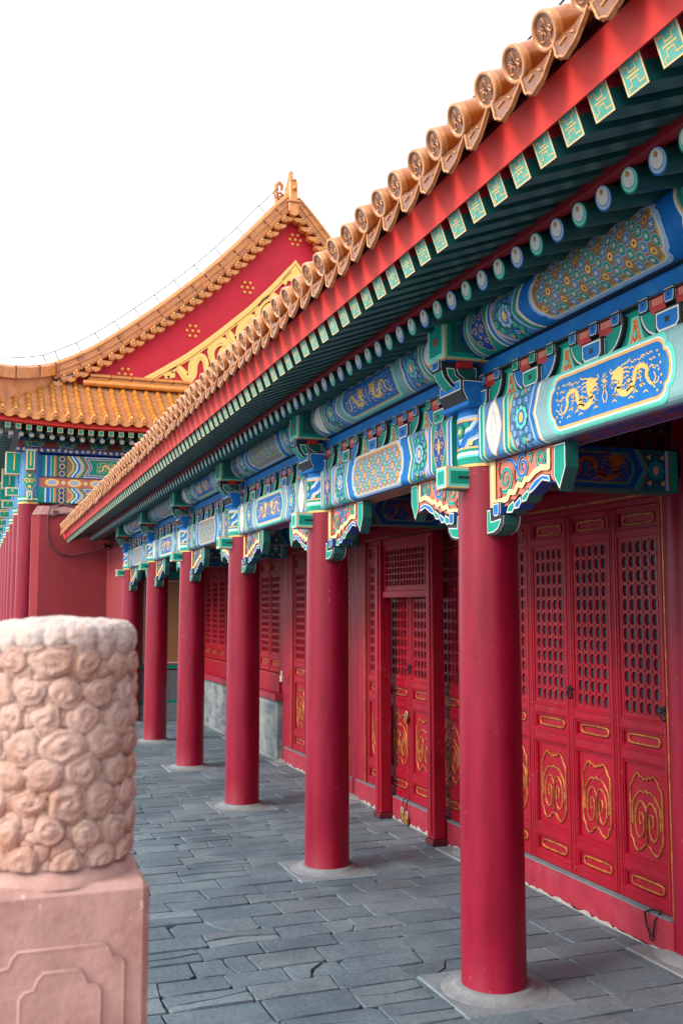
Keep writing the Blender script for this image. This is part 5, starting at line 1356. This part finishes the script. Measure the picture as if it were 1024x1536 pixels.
# apex block with finial dragon head
ax, az = G(XG, 16.0)
az = az - 0.02
mb = MB(); mb.box(ax - 0.17, ax + 0.17, GY - 0.10, GY + 0.5, az + 0.0, az + 0.30, 'hall_tile', 0.02); mb.box(ax - 0.21, ax + 0.21, GY - 0.15, GY + 0.5, az + 0.30, az + 0.38, 'hall_tile_dull', 0.02)
mb.box(ax - 0.14, ax + 0.14, GY - 0.05, GY + 0.6, az + 0.38, az + 1.05, 'hall_tile', 0.03); mb.ball((ax + 0.03, GY - 0.07, az + 0.8), 0.09, 'hall_tile', 10); mb.box(ax - 0.11, ax + 0.12, GY - 0.04, GY + 0.5, az + 1.05, az + 1.14, 'hall_tile_dull', 0.02)
mb.lathe([(0.13, 0), (0.13, -0.3)], (ax - 0.02, GY + 0.1, az - 0.05), 'hall_tile', 14, 'y'); mb.lathe([(0.13, -0.3), (0.0, -0.31)], (ax - 0.02, GY + 0.1, az - 0.05), 'hall_tile_dull', 14, 'y')
ap = build(mb, 'ridge_end_block', gh)
mb = MB()
mb.tube([(ax - 0.03, GY + 0.2, az + 1.05), (ax - 0.03, GY + 0.25, az + 1.25), (ax + 0.0, GY + 0.3, az + 1.42), (ax + 0.02, GY + 0.3, az + 1.5)], [0.13, 0.10, 0.09, 0.07], 'hall_tile_dull', 8)
mb.tube([(ax - 0.20, GY + 0.7, az + 0.25), (ax - 0.30, GY + 0.8, az + 0.6), (ax - 0.36, GY + 0.8, az + 0.95), (ax - 0.34, GY + 0.8, az + 1.2), (ax - 0.24, GY + 0.8, az + 1.3), (ax - 0.14, GY + 0.8, az + 1.2), (ax - 0.16, GY + 0.8, az + 1.05)], [0.10, 0.10, 0.09, 0.08, 0.08, 0.07, 0.05], 'hall_tile_dull', 8)
mb.box(ax - 0.27, ax, GY + 0.72, GY + 0.9, az + 0.1, az + 0.85, 'hall_tile_dull', 0.04)
for k in range(4): mb.tube([(ax - 0.30, GY + 0.7, az + 0.4 + .17 * k), (ax - 0.1, GY + 0.7, az + 0.32 + .17 * k)], 0.04, 'hall_tile', 6)
build(mb, 'ridge_beast', gh)
# main roof running back
mb = MB(); full = left[::-1] + right
ext = [(-0.15, 7.75), (0.9, 8.5)] + full + [(2 * XG * K - 0.9, 8.5), (2 * XG * K + 0.15, 7.75)]
mb.grid([[(x, y, z) for x, z in ext[2:-2]] for y in (GY + 0.3, GY + 26)], 'hall_tile', False)
mb.grid([[(x, y, z) for x, z in ext[:3]] for y in (GY + 0.3, GY + 26)], 'hall_tile', False); mb.grid([[(x, y, z) for x, z in ext[-3:]] for y in (GY + 0.3, GY + 26)], 'hall_tile', False)
mb.box(ax - 0.14, ax + 0.14, GY + 0.6, GY + 25, az + 0.0, az + 0.6, 'hall_tile')
build(mb, 'main_roof', gh)
# skirt roof below the gable: rows of tube tiles
def eave_z(x): return 7.56 + (0.0165 * (3.2 - x) ** 2 if x < 3.2 else 0.002 * (x - 3.2))
EYH = 28.0
def skirt_pt(x, t):
    """t 0 at the eave, 1 at the gable foot; x at the eave"""
    top_y = GY + 0.3; xl = 1.98
    if x < xl:      # corner triangle: rows die at the hip
        f = max(0.0, (x + 0.15) / (xl + 0.15))
    else: f = 1.0
    tt = t * f
    y = EYH + (top_y - EYH) * tt; z = eave_z(x) + (9.08 - 7.56) * (0.78 * tt + 0.22 * tt * tt)
    return Vector((x, y, z))
mb = MB()
xs = [-0.15 + 0.3 * i for i in range(66)]
rows = [[skirt_pt(x, t) - Vector((0, 0, 0.06)) for x in xs] for t in (0, .25, .5, .75, 1)]
mb.grid(rows, 'hall_tile_dull', True)
sk = build(mb, 'skirt_roof', gh)
tubes = MB(); pitch = 0.345; x = 0.576 - pitch * 2; cnt = 0
seg = 9
while x < 14:
    tr = MB(); r = 0.085; f = 1.0 if x > 1.98 else max(0.12, (x + 0.15) / 2.13)
    L_ = 2.6 * f; ns = max(2, int(L_ / 0.30))
    for k in range(ns):
        a, c = skirt_pt(x, k / ns), skirt_pt(x, (k + 1) / ns); up_ = Vector((0, -0.4, 1)).normalized()
        rows = [[p + Vector((1, 0, 0)) * rr * cos(t) + up_ * rr * sin(t) for t in [pi * i / 10 * 1.2 - 0.3 for i in range(11)]] for p, rr in ((a, r * 1.06), (c, r * 0.94))]
        tr.grid(rows, 'hall_tile', True)
    p = skirt_pt(x, 0); n = 14
    ring = [p + Vector((0.1 * cos(2 * pi * i / n), -0.02, 0.1 * sin(2 * pi * i / n))) for i in range(n)]; rin = [p + Vector((0.075 * cos(2 * pi * i / n), -0.015, 0.075 * sin(2 * pi * i / n))) for i in range(n)]
    rb = [q + Vector((0, 0.06, 0)) for q in ring]
    tr.grid([rb, ring, [q + Vector((0, -0.015, 0)) for q in rin]], 'hall_tile', True, True); tr.face(rin, 'hall_tile_dull'); tr.ball(p + Vector((0, -0.02, 0)), 0.035, 'hall_tile', 6)
    tr.ball(p + Vector((0, 0.12, 0.15)), 0.035, 'gold', 6); tr.tube([p + Vector((0, .12, .08)), p + Vector((0, .12, .15))], 0.015, 'gold', 5)
    build(tr, 'tile_row', gh)
    # drip tile with its course of flat tiles
    pm = skirt_pt(x + pitch / 2, 0); dr = MB()
    hc = [pm + Vector((0.145 * cos(pi + pi * i / 10), -0.01, 0.14 * sin(pi + pi * i / 10) - 0.02)) for i in range(11)]
    dr.face(hc, 'hall_tile'); dr.grid([hc, [q + Vector((0, 0.08, 0)) for q in hc]], 'hall_tile', True); dr.tube([q + Vector((0, -0.006, 0.008)) for q in hc], 0.01, 'hall_tile_dull', 5)
    fm = 1.0 if x > 1.98 else max(0.1, (x + 0.15) / 2.13); nf = max(2, int(22 * fm))
    for k in range(nf):
        q = skirt_pt(x + pitch / 2, k / nf); q2 = skirt_pt(x + pitch / 2, (k + 0.9) / nf)
        ww = pitch / 2 - 0.05
        dr.grid([[q + Vector((ww * t, 0, 0.035 * t * t - 0.03)) for t in (-1, -.4, .4, 1)], [q2 + Vector((ww * t, 0, 0.035 * t * t - 0.055)) for t in (-1, -.4, .4, 1)]], 'hall_tile_dull', False)
        dr.face([q + Vector((-ww, 0, 0.005)), q + Vector((ww, 0, 0.005)), q + Vector((ww, 0.0, -0.05)), q + Vector((-ww, 0.0, -0.05))], 'hall_tile')
    build(dr, 'drip_tile_row', gh)
    x += pitch; cnt += 1
# ridge at gable foot and hip ridge
mb = MB(); z = 9.02
for (dz, h, dy, mm) in ((0.02, 0.11, 0.0, 'hall_tile'), (0.13, 0.08, 0.06, 'hall_tile_dull'), (0.21, 0.10, 0.02, 'hall_tile')):
    x0 = 2.95 + dz * 0.5
    while x0 < 17:
        mb.box(x0, x0 + 0.62, GY - 0.02 + dy, GY + 0.4, z + dz, z + dz + h, mm, 0.02); x0 += 0.63
mb.tube([(2.85, GY - 0.06, z - 0.0), (17, GY - 0.06, z - 0.0)], 0.09, 'hall_tile', 10)
build(mb, 'foot_ridge', gh)
mb = MB(); prof = [(-0.17, 0), (-0.19, 0.07), (-0.13, 0.08), (-0.13, 0.15), (-0.17, 0.16), (-0.17, 0.19), (-0.12, 0.20), (-0.12, 0.29), (-0.16, 0.30), (-0.12, 0.35), (-0.06, 0.38), (0.06, 0.38), (0.16, 0.30), (0.16, 0)]
path = [Vector((2.15, GY + 0.25, 9.30)), Vector((1.75, 29.90, 9.08)), Vector((1.2, 29.35, 8.86)), Vector((0.8, 28.95, 8.74)), Vector((0.47, 28.63, 8.68)), Vector((0.0, 28.15, 8.62)), Vector((-0.4, 27.75, 8.66))]
dirp = Vector((-1, -1, 0)).normalized(); sidep = Vector((1, -1, 0)).normalized()
pth = []
for i in range(len(path) - 1):
    k_ = max(1, int((path[i + 1] - path[i]).length / 0.3)); pth += [path[i].lerp(path[i + 1], q / k_) for q in range(k_)]
pth.append(path[-1])
rows = [[p + sidep * -a * -1 + Vector((0, 0, b_)) for a, b_ in prof] for p in pth]
for p in pth[1:-1:2]: mb.obox(p + Vector((0, 0, 0.18)) + sidep * 0.0, (dirp, sidep * -1, Vector((0, 0, 1))), (0.006, 0.185, 0.175), 'mortar')
mb.grid(rows, lambda i, j: ('hall_tile_dull' if j in (1, 4, 5, 8) else ('hall_tile' if (i + j) % 3 else 'hall_tile_dull')), False, True); mb.face(rows[-1], 'hall_tile')
mb.tube([path[5] + Vector((0, 0, 0.36)), path[5] + Vector((-.02, 0, 0.6)), path[5] + Vector((-.1, -.1, 0.62))], [0.08, 0.09, 0.03], 'hall_tile', 8)
mb.grid([[p + Vector((0, 0, 0)) for p in path], [Vector((p.x, p.y, p.z - 0.8)) for p in path]], 'hall_tile_dull', False)
build(mb, 'hip_ridge', gh)
# eave board, rafters ends of the far hall
mb = MB(); xs = [-0.15 + 0.35 * i for i in range(50)]
rows = [[(x, y, eave_z(x) + dz) for x in xs] for y, dz in ((28.15, -0.10), (28.10, -0.24), (28.25, -0.26), (29.6, 0.1), (29.6, 0.3), (28.3, -0.05))]
mb.grid(rows[:3], 'fascia_red', False); mb.grid(rows[2:4], 'rafter_green', False); mb.grid(rows[3:], 'rafter_green', False)
build(mb, 'eave_board', gh)
x = -0.1
rs, rr0 = None, None
while x < 9.5:
    z = eave_z(x)
    if rs is None:
        a = MB(); a.box(x - 0.07, x + 0.07, 28.2, 29.0, z - 0.42, z - 0.28, 'rafter_green'); S = lambda u, v, h: (x + u, 28.2 - h, z - 0.35 + v)
        a.nested([(-.07, -.07), (.07, -.07), (.07, .07), (-.07, .07)], S, 0.001, [(0, 'gold_line'), (0.015, 'teal')], 0.004); rs = build(a, 'eave_rafter', gh); x_r, z_r = x, z
        b_ = MB(); b_.lathe([(0.07, 28.75), (0.07, 29.4)], (x + 0.1, 0, z - 0.47), 'rafter_green', 12, 'y'); b_.lathe([(0.07, 28.749), (0.0, 28.748)], (x + 0.1, 0, z - 0.47), 'white_paint', 12, 'y'); rr0 = build(b_, 'eave_round_rafter', gh)
    else: dup(rs, (x - x_r, 0, z - z_r)); dup(rr0, (x - x_r, 0, z - z_r))
    x += 0.275
# columns of the far hall
hc0 = MB(); hc0.lathe([(0.30, 0), (0.285, 5.30)], (1.38, 29.5, 0), 'lacquer', 32); hc0 = build(hc0, 'column', gh, base=True)
hd = MB(); R = 0.288; S = lambda u, v, h: (1.38 + (R + h) * sin(u / R), 29.5 - (R + h) * cos(u / R), v); w = pi * R
uc = [w * i / 12 for i in range(-11, 12)]
def band(z0, z1, mm, h): hd.paint([(-w, z0), (w, z0), (w, z1), (-w, z1)], S, h, mm, (), uc)
band(5.28, 6.85, 'mid_blue', 0); band(5.28, 5.33, 'gold_line', .004); band(5.33, 5.40, 'teal', .004); band(5.40, 5.44, 'white_paint', .004); band(5.44, 5.5, 'teal', .005)
for uo in (0, -0.55, 0.55):
    hd.paint(quatre(uo, 5.92, 0.19, 0.30), S, .006, 'gold_line'); hd.paint(quatre(uo, 5.92, 0.175, 0.28), S, .010, 'teal', (), uc); hd.paint([(uo - .1, 6.2), (uo + .1, 6.2), (uo + .05, 6.35), (uo - .05, 6.35)], S, .006, 'gold')
    for k in (-1, 1): hd.stroke(spiral(uo + k * 0.06, 5.92, 0.08, 1.3, 0, k), 0.022, S, .02, 'gold')
    hd.disc((uo, 6.08), 0.04, S, .02, 'gold'); hd.disc((uo, 5.76), 0.04, S, .02, 'gold')
build(hd, 'painted_head', hc0)
for (x0, x1, y0, y1, z0, z1) in ((1.26, 1.5, 28.95, 29.3, 6.2, 6.78), (0.72, 1.2, 29.38, 29.62, 6.1, 6.75), (1.3, 1.46, 29.05, 29.3, 5.36, 5.62), (0.75, 1.12, 29.44, 29.58, 5.5, 5.75)):
    nz = MB(); nz.box(x0, x1, y0, y1, z0, z1, 'gold_line', 0.01)
    Sf = lambda u, v, h: (u, y0 - h, v); Sl = lambda u, v, h: (x0 - h, u, v)
    nz.nested([(x0, z0), (x1, z0), (x1, z1), (x0, z1)], Sf, 0.002, [(0.02, 'white_paint'), (0.035, 'teal')]); nz.nested([(y0, z0), (y1, z0), (y1, z1), (y0, z1)], Sl, 0.002, [(0.02, 'white_paint'), (0.035, 'teal')])
    nz.box((x0 + x1) / 2 - 0.015, (x0 + x1) / 2 + 0.015, y0 - 0.012, y0 - 0.004, z0 + 0.12, z1 - 0.06, 'gold'); build(nz, 'beam_nose', hc0)
for k in range(1, 7): dup(hc0, (0, 3.7 * k, 0))
for X in (7.3, 13.2): dup(hc0, (X - 1.38, 0, 0))
# beams of the far hall (front)
mb = MB(); x0, x1 = 1.60, 13.0; Yb = 29.35
mb.box(x0, x1, Yb, Yb + 0.35, 6.07, 6.71, 'blue', 0.02); mb.box(x0, x1, Yb + 0.06, Yb + 0.3, 5.78, 6.07, 'coral'); mb.box(x0, x1, Yb, Yb + 0.35, 5.33, 5.78, 'teal', 0.02)
mb.box(1.0, x1, Yb - 0.1, Yb + 0.45, 6.75, 6.89, 'deep_blue', 0.01)
S = lambda u, v, h: (u, Yb - h, v)
def R4(a, c, z0, z1, mm, h): mb.paint([(a, z0), (c, z0), (c, z1), (a, z1)], S, h, mm)
for z0, z1, ds in ((6.07, 6.71, 1), (5.33, 5.78, 0)):
    for a, c, mm in ((1.72, 1.80, 'teal'), (1.80, 1.84, 'white_paint'), (1.84, 1.94, 'blue'), (1.94, 1.97, 'light_blue'), (1.97, 2.04, 'teal'), (2.04, 2.07, 'gold_line')): R4(a, c, z0 + .02, z1 - .02, mm, .004)
    zm = (z0 + z1) / 2; hh = (z1 - z0) / 2 - 0.02
    R4(2.07, 5.9, zm - hh, zm + hh, 'coral' if not ds else 'tan_ground', .002)
    R4(2.12, 2.4, zm - hh, zm + hh, 'dark_teal', .004)
    for q in range(3): mb.disc((2.26, zm - hh * .7 + hh * .7 * q), 0.085, S, .006, 'gold_line', 8); mb.disc((2.26, zm - hh * .7 + hh * .7 * q), 0.06, S, .008, 'deep_blue', 8)
    for s, xo in ((1, 2.42), (-1, 5.6)):
        for q, mm in enumerate(('gold_line', 'teal', 'white_paint', 'blue', 'light_blue', 'gold_line', 'teal')):
            mb.stroke([(xo + s * (0.055 * q), zm + hh), (xo + s * (0.15 + 0.055 * q), zm + hh * .3), (xo + s * (0.15 + 0.055 * q), zm - hh * .3), (xo + s * (0.055 * q), zm - hh)], 0.055, S, .006 + .001 * q, mm)
    a, c = 2.86, 5.2
    P = [(a, zm + hh), (a + 0.16, zm), (a, zm - hh), (c, zm - hh), (c - 0.16, zm), (c, zm + hh)]
    mb.paint(P, S, .014, 'white_paint'); mb.paint(inset(P, 0.02), S, .016, 'blue'); mb.paint(inset(P, 0.06), S, .018, 'gold_line'); mb.paint(inset(P, 0.08), S, .020, 'teal' if ds else 'coral')
    if ds: dragon_pair(mb, S, (a + c) / 2 - 0.05, zm, 0.75, hh * 0.72, 'gold', .024)
    else:
        for q in range(4): mb.disc((a + 0.45 + 0.5 * q, zm), 0.17, S, .022, 'gold', 12, 0.13); mb.disc((a + 0.45 + 0.5 * q, zm), 0.1, S, .024, 'light_blue', 10, 0.07)
for q in range(9):
    u = 2.0 + 0.62 * q; S5 = lambda a, v, h: (a, Yb + 0.06 - h, v)
    mb.disc((u, 5.925), 0.2, S5, .003, 'gold', 12, 0.11); mb.disc((u, 5.925), 0.12, S5, .005, 'light_blue', 10, 0.07); mb.disc((u + .31, 5.925), 0.06, S5, .003, 'cream', 8)
S6 = lambda a, v, h: (a, Yb - 0.1 - h, v)
for q in range(40): mb.stroke(spiral(1.05 + 0.16 * q, 6.82, 0.045, 1.1, q, 1 if q % 2 else -1, 8), 0.02, S6, .004, 'gold')
build(mb, 'painted_beam', gh)
# side beams above the receding columns
mb = MB(); mb.box(1.2, 1.56, 29.8, 54, 6.07, 6.71, 'blue', 0.02); mb.box(1.2, 1.56, 29.8, 54, 5.33, 5.78, 'teal', 0.02); mb.box(1.26, 1.5, 29.8, 54, 5.78, 6.07, 'coral')
for k in range(7):
    y = 30.3 + 3.7 * k
    for a, mm in ((0, 'gold_line'), (.15, 'white_paint'), (.3, 'teal'), (1.0, 'gold_line'), (2.2, 'gold_line'), (2.9, 'white_paint')): mb.box(1.19, 1.20, y + a, y + a + 0.12, 5.36, 6.68, mm)
build(mb, 'side_beam', gh)
mb = MB(); mb.box(1.5, 13, 29.65, 29.8, 0, 6.8, 'gable_red'); mb.box(2.9, 3.1, 31.5, 54, 0, 6.7, 'door_red'); mb.box(2.9, 13, 31.4, 31.6, 0, 9.0, 'door_red')
build(mb, 'wall', gh)
wd = MB(); wd.box(-0.05, 0, -1.2, 1.2, 1.2, 4.2, 'dark_red')
for i in range(9): wd.box(-0.08, -0.05, -1.15 + i * 0.28, -1.10 + i * 0.28, 1.3, 4.1, 'door_red')
for j in range(10): wd.box(-0.08, -0.05, -1.15, 1.15, 1.3 + 0.3 * j, 1.34 + 0.3 * j, 'door_red')
w0 = build(wd, 'window', gh)
for k in range(6):
    o = w0 if k == 0 else dup(w0, (0, 0, 0)); o.location = Vector((2.89, 33.2 + 3.7 * k, 2.7)) - WP[gh]
mb = MB(); mb.grid([[(x, y, z) for x, z in ((-0.2, 7.45), (1.3, 7.95), (3.0, 8.2))] for y in (29.6, 56)], 'rafter_green', False)
mb.box(-0.22, -0.12, 28.2, 56, 7.40, 7.62, 'fascia_red')
k = 0
y = 28.5
while y < 56: mb.box(-0.1, 0.9, y, y + 0.13, 7.26 + 0.0, 7.40, 'rafter_green'); y += 0.3
build(mb, 'side_eave', gh)
# bracket clusters under the far eave
def cluster(x):
    mb = MB(); Y = 29.2
    S = lambda u, v, h: (x + u, Y + 0.28 - h, v)
    mb.paint([(-0.45, 6.9), (0.45, 6.9), (0.45, 7.75), (-0.45, 7.75)], S, 0, 'dark_teal')
    for s in (-1, 1):
        mb.paint([(s * 0.12, 6.9), (s * 0.45, 6.9), (s * 0.45, 7.4), (s * 0.3, 7.2)], S, 0.004, 'gold_line'); mb.paint([(s * 0.17, 6.91), (s * 0.45, 6.91), (s * 0.45, 7.34), (s * 0.31, 7.17)], S, 0.006, 'teal'); mb.paint([(s * 0.24, 6.92), (s * 0.45, 6.92), (s * 0.45, 7.24), (s * 0.34, 7.12)], S, 0.008, 'brown_red')
    for (z, w, d, mm) in ((6.96, 0.13, 0.16, 'deep_blue'), (7.10, 0.28, 0.10, 'dark_teal'), (7.22, 0.17, 0.28, 'deep_blue'), (7.34, 0.36, 0.16, 'dark_teal'), (7.44, 0.15, 0.42, 'deep_blue')):
        mb.box(x - w, x + w, Y + 0.25 - d, Y + 0.25, z - 0.045, z + 0.045, mm, 0.004)
        Sf = lambda u, v, h: (x + u, Y + 0.25 - d - h, v)
        mb.stroke([(-w, z - 0.04), (w, z - 0.04)], 0.012, Sf, 0.003, 'gold_line'); mb.stroke([(-w, z + 0.04), (w, z + 0.04)], 0.012, Sf, 0.003, 'teal')
        for q in (-w, w): mb.box(x + q - 0.045, x + q + 0.045, Y + 0.22 - d, Y + 0.22 - d + 0.05, z + 0.0, z + 0.07, 'teal' if mm == 'deep_blue' else 'blue', 0.004)
    return build(mb, 'bracket_cluster', gh)
c0 = cluster(1.5)
for k in range(1, 10): dup(c0, (0.9 * k, 0, 0))
# lightning wire above the sloping ridge
mb = MB(); pts = []
for i in range(0, len(left), 3):
    p = left[i]; t = (Vector(left[min(i + 1, len(left) - 1)]) - Vector(left[max(i - 1, 0)])).normalized(); nn = Vector((-t.y, t.x)); nn = -nn if nn.y < 0 else nn
    pts.append((p[0] + nn.x * 0.66, GY + 0.2, p[1] + nn.y * 0.66)); mb.tube([(p[0] + nn.x * 0.3, GY + 0.2, p[1] + nn.y * 0.3), pts[-1]], 0.014, 'wire', 4)
pts += [(1.1, 29.28, 9.45), (0.475, 28.63, 9.22), (-.4, 27.7, 9.2)]
mb.tube(pts, 0.014, 'wire', 4)
tag(build(mb, 'lightning_wire'), 'fine wire held on short stems above the curved sloping ridge of the gabled hall', 'wire')

# ------------------------------------------------------------------ carved balustrade post
def post():
    root = thing('balustrade_post', (0.146, 1.80, 1.05), 'weathered pinkish stone post with a cloud carved round head in the near left corner', 'stone post')
    rnd = random.Random(21); cx, cy = 0.146, 1.80; R = 0.118; z0, z1 = 1.985, 2.338
    from mathutils import noise
    knobs, cells = [], []; zz = z0 + 0.012; row = 0
    while zz < z1 + 0.03:
        n = 12
        for i in range(n):
            knobs.append(((i + 0.5 * (row % 2) + rnd.uniform(-.16, .16)) * 2 * pi / n, zz + rnd.uniform(-.007, .007), rnd.uniform(0.022, 0.031), rnd.uniform(0, 6), rnd.choice((1, -1)), rnd.uniform(0.98, 1.3), rnd.uniform(0, 1)))
        zz += 0.0445; row += 1
    zz = z0; row = 0
    while zz < z1 + 0.03:
        for i in range(26): cells.append(((i + 0.5 * (row % 2) + rnd.uniform(-.3, .3)) * 2 * pi / 26, zz + rnd.uniform(-.006, .006)))
        zz += 0.026; row += 1
    NA, NZ = 520, 360; rows = []; gk, gc = {}, {}
    for L_, g_, rr_ in ((knobs, gk, 0.05), (cells, gc, 0.04)):
        for k in L_:
            for zi in range(int((k[1] - rr_) / 0.01), int((k[1] + rr_) / 0.01) + 1): g_.setdefault(zi, []).append(k)
    for j in range(NZ + 1):
        z = z0 + (z1 - z0) * j / NZ; row = []
        for i in range(NA):
            a = 2 * pi * i / NA
            P_ = Vector((cos(a) * R, sin(a) * R, z)); q = noise.noise_vector(P_ * 42) * 0.0075; q2 = noise.noise_vector(P_ * 170) * 0.0006; q3 = noise.noise_vector(P_ * 16)
            zq = z + q.z + q2.z; aq = a + (q.x + q2.x) / R
            d1 = d2 = 9.0
            for k in gc.get(int(zq / 0.01), ()):
                u = ((aq - k[0] + pi) % (2 * pi) - pi) * R
                if abs(u) > 0.06: continue
                d = sqrt(u * u + (zq - k[1]) ** 2)
                if d < d1: d2 = d1; d1 = d
                elif d < d2: d2 = d
            e = min(1.0, (d2 - d1) / 0.012); h = 0.0060 * sqrt(e * (2 - e)) + 0.0025 * (1 - min(1, d1 / 0.015))
            hk = 0.0; edge = 9.0
            for k in gk.get(int(zq / 0.01), ()):
                u = ((aq - k[0] + pi) % (2 * pi) - pi) * R
                if abs(u) > 0.05: continue
                v = zq - k[1]; d = sqrt((u / k[5]) ** 2 + v * v) / k[2]
                if d < 1:
                    t = 1 - d * d; hh_ = 0.0065 + 0.0095 * t ** 0.5
                    hh_ += 0.0011 * sin(9.5 * d + k[4] * atan2(v, u) + k[3]) * min(1, (1 - d) * 5) * (0.5 + k[6])
                    if hh_ > hk: hk = hh_
                edge = min(edge, abs(d - 1))
            h = max(h, hk) - 0.0022 * max(0.0, 1 - edge / 0.09) * (1 if hk == 0 else 0.3)
            env = 0.005 * sin(pi * (z - z0) / (z1 - z0)) + 0.0012 * sin(3 * a + 1) + q2.y * 0.8 + q3.y * 0.002
            row.append((R - 0.008 + h + env, a, z))
        rows.append(row)
    mb = MB(); mb.grid([[(cx + r * cos(a), cy + r * sin(a), z) for r, a, z in row] for row in rows], 'carved_stone', True, True)
    build(mb, 'carved_drum', root)
    # lobed cap
    cap = MB(); rows = []
    prof = [(0.100, 2.322), (0.114, 2.324), (0.121, 2.331), (0.1235, 2.343), (0.1225, 2.355), (0.118, 2.365), (0.110, 2.372), (0.098, 2.376), (0.08, 2.379), (0.06, 2.381), (0.03, 2.382), (0.0005, 2.383)]
    pr = []
    for i in range(len(prof) - 1):
        for t in (0, .2, .4, .6, .8): pr.append((prof[i][0] + (prof[i + 1][0] - prof[i][0]) * t, prof[i][1] + (prof[i + 1][1] - prof[i][1]) * t))
    pr.append(prof[-1]); lobes = []; a = 0
    while a < 2 * pi - 0.2: w_ = rnd.uniform(0.26, 0.46); lobes.append((a, w_)); a += w_
    lobes[-1] = (lobes[-1][0], 2 * pi - lobes[-1][0])
    for r, z in pr:
        row = []
        for i in range(480):
            a = 2 * pi * i / 480; t = 0.5
            for la_, lw_ in lobes:
                if la_ <= a < la_ + lw_: t = (a - la_) / lw_
            lob = sqrt(max(0.0, 1 - (2 * t - 1) ** 2)); k = max(0.0, 1 - abs(z - 2.340) / 0.038) if r > 0.09 else 0
            nn = noise.noise_vector(Vector((r * cos(a), r * sin(a), z)) * 60) * 0.0028 + noise.noise_vector(Vector((r * cos(a), r * sin(a), z)) * 18) * 0.004
            low = max(0.0, (2.348 - z) / 0.026)
            row.append((cx + (r + (0.008 * lob - 0.004) * k + nn.x) * cos(a), cy + (r + (0.008 * lob - 0.004) * k + nn.x) * sin(a), z - 0.020 * (lob - 0.55) * low * (r > 0.09) + nn.z * min(1, r / 0.04)))
        rows.append(row)
    cap.grid(rows, 'carved_cap', True, True); build(cap, 'cloud_cap', root)
    # square shaft with raised arched border
    s = MB(); hw = 0.137; zt = 1.962; yf = cy - hw
    S = lambda u, v, h: (cx + u, yf - h, v)
    s.box(cx - hw, cx + hw, cy - hw, cy + hw, 1.05, zt, 'block_stone', 0.012)
    s.lathe([(0.134, zt - 0.004), (0.131, zt + 0.006), (0.122, zt + 0.014), (0.112, zt + 0.026), (0.10, zt + 0.028)], (cx, cy, 0), 'block_stone', 64)
    def arch(w, top, step, m=0):
        return [(-w, 1.10), (-w, top - step * 1.3), (-w + step * .25, top - step), (-w + step * 0.8, top - step * .9), (-w + step, top - step * .35), (-w + step * 1.3, top), (w - step * 1.3, top), (w - step, top - step * .35), (w - step * 0.8, top - step * .9), (w - step * .25, top - step), (w, top - step * 1.3), (w, 1.10)]
    for ang in range(4):
        rm = Matrix.Rotation(ang * pi / 2, 3, 'Z')
        def Sr(u, v, h, rm=rm):
            p = rm @ Vector((u, -hw - h, 0)); return (cx + p.x, cy + p.y, v)
        s.prism(arch(0.096, 1.872, 0.024), Sr, -0.001, 0.0035, 'block_stone')
        s.prism(arch(0.060, 1.838, 0.026), Sr, 0.003, 0.0075, 'block_stone')
        s.tube([Sr(u, v, 0.002) for u, v in arch(0.096, 1.872, 0.024)], 0.0028, 'block_stone', 6); s.tube([Sr(u, v, 0.0055) for u, v in arch(0.060, 1.838, 0.026)], 0.003, 'block_stone', 6)
    build(s, 'square_shaft', root)
post()
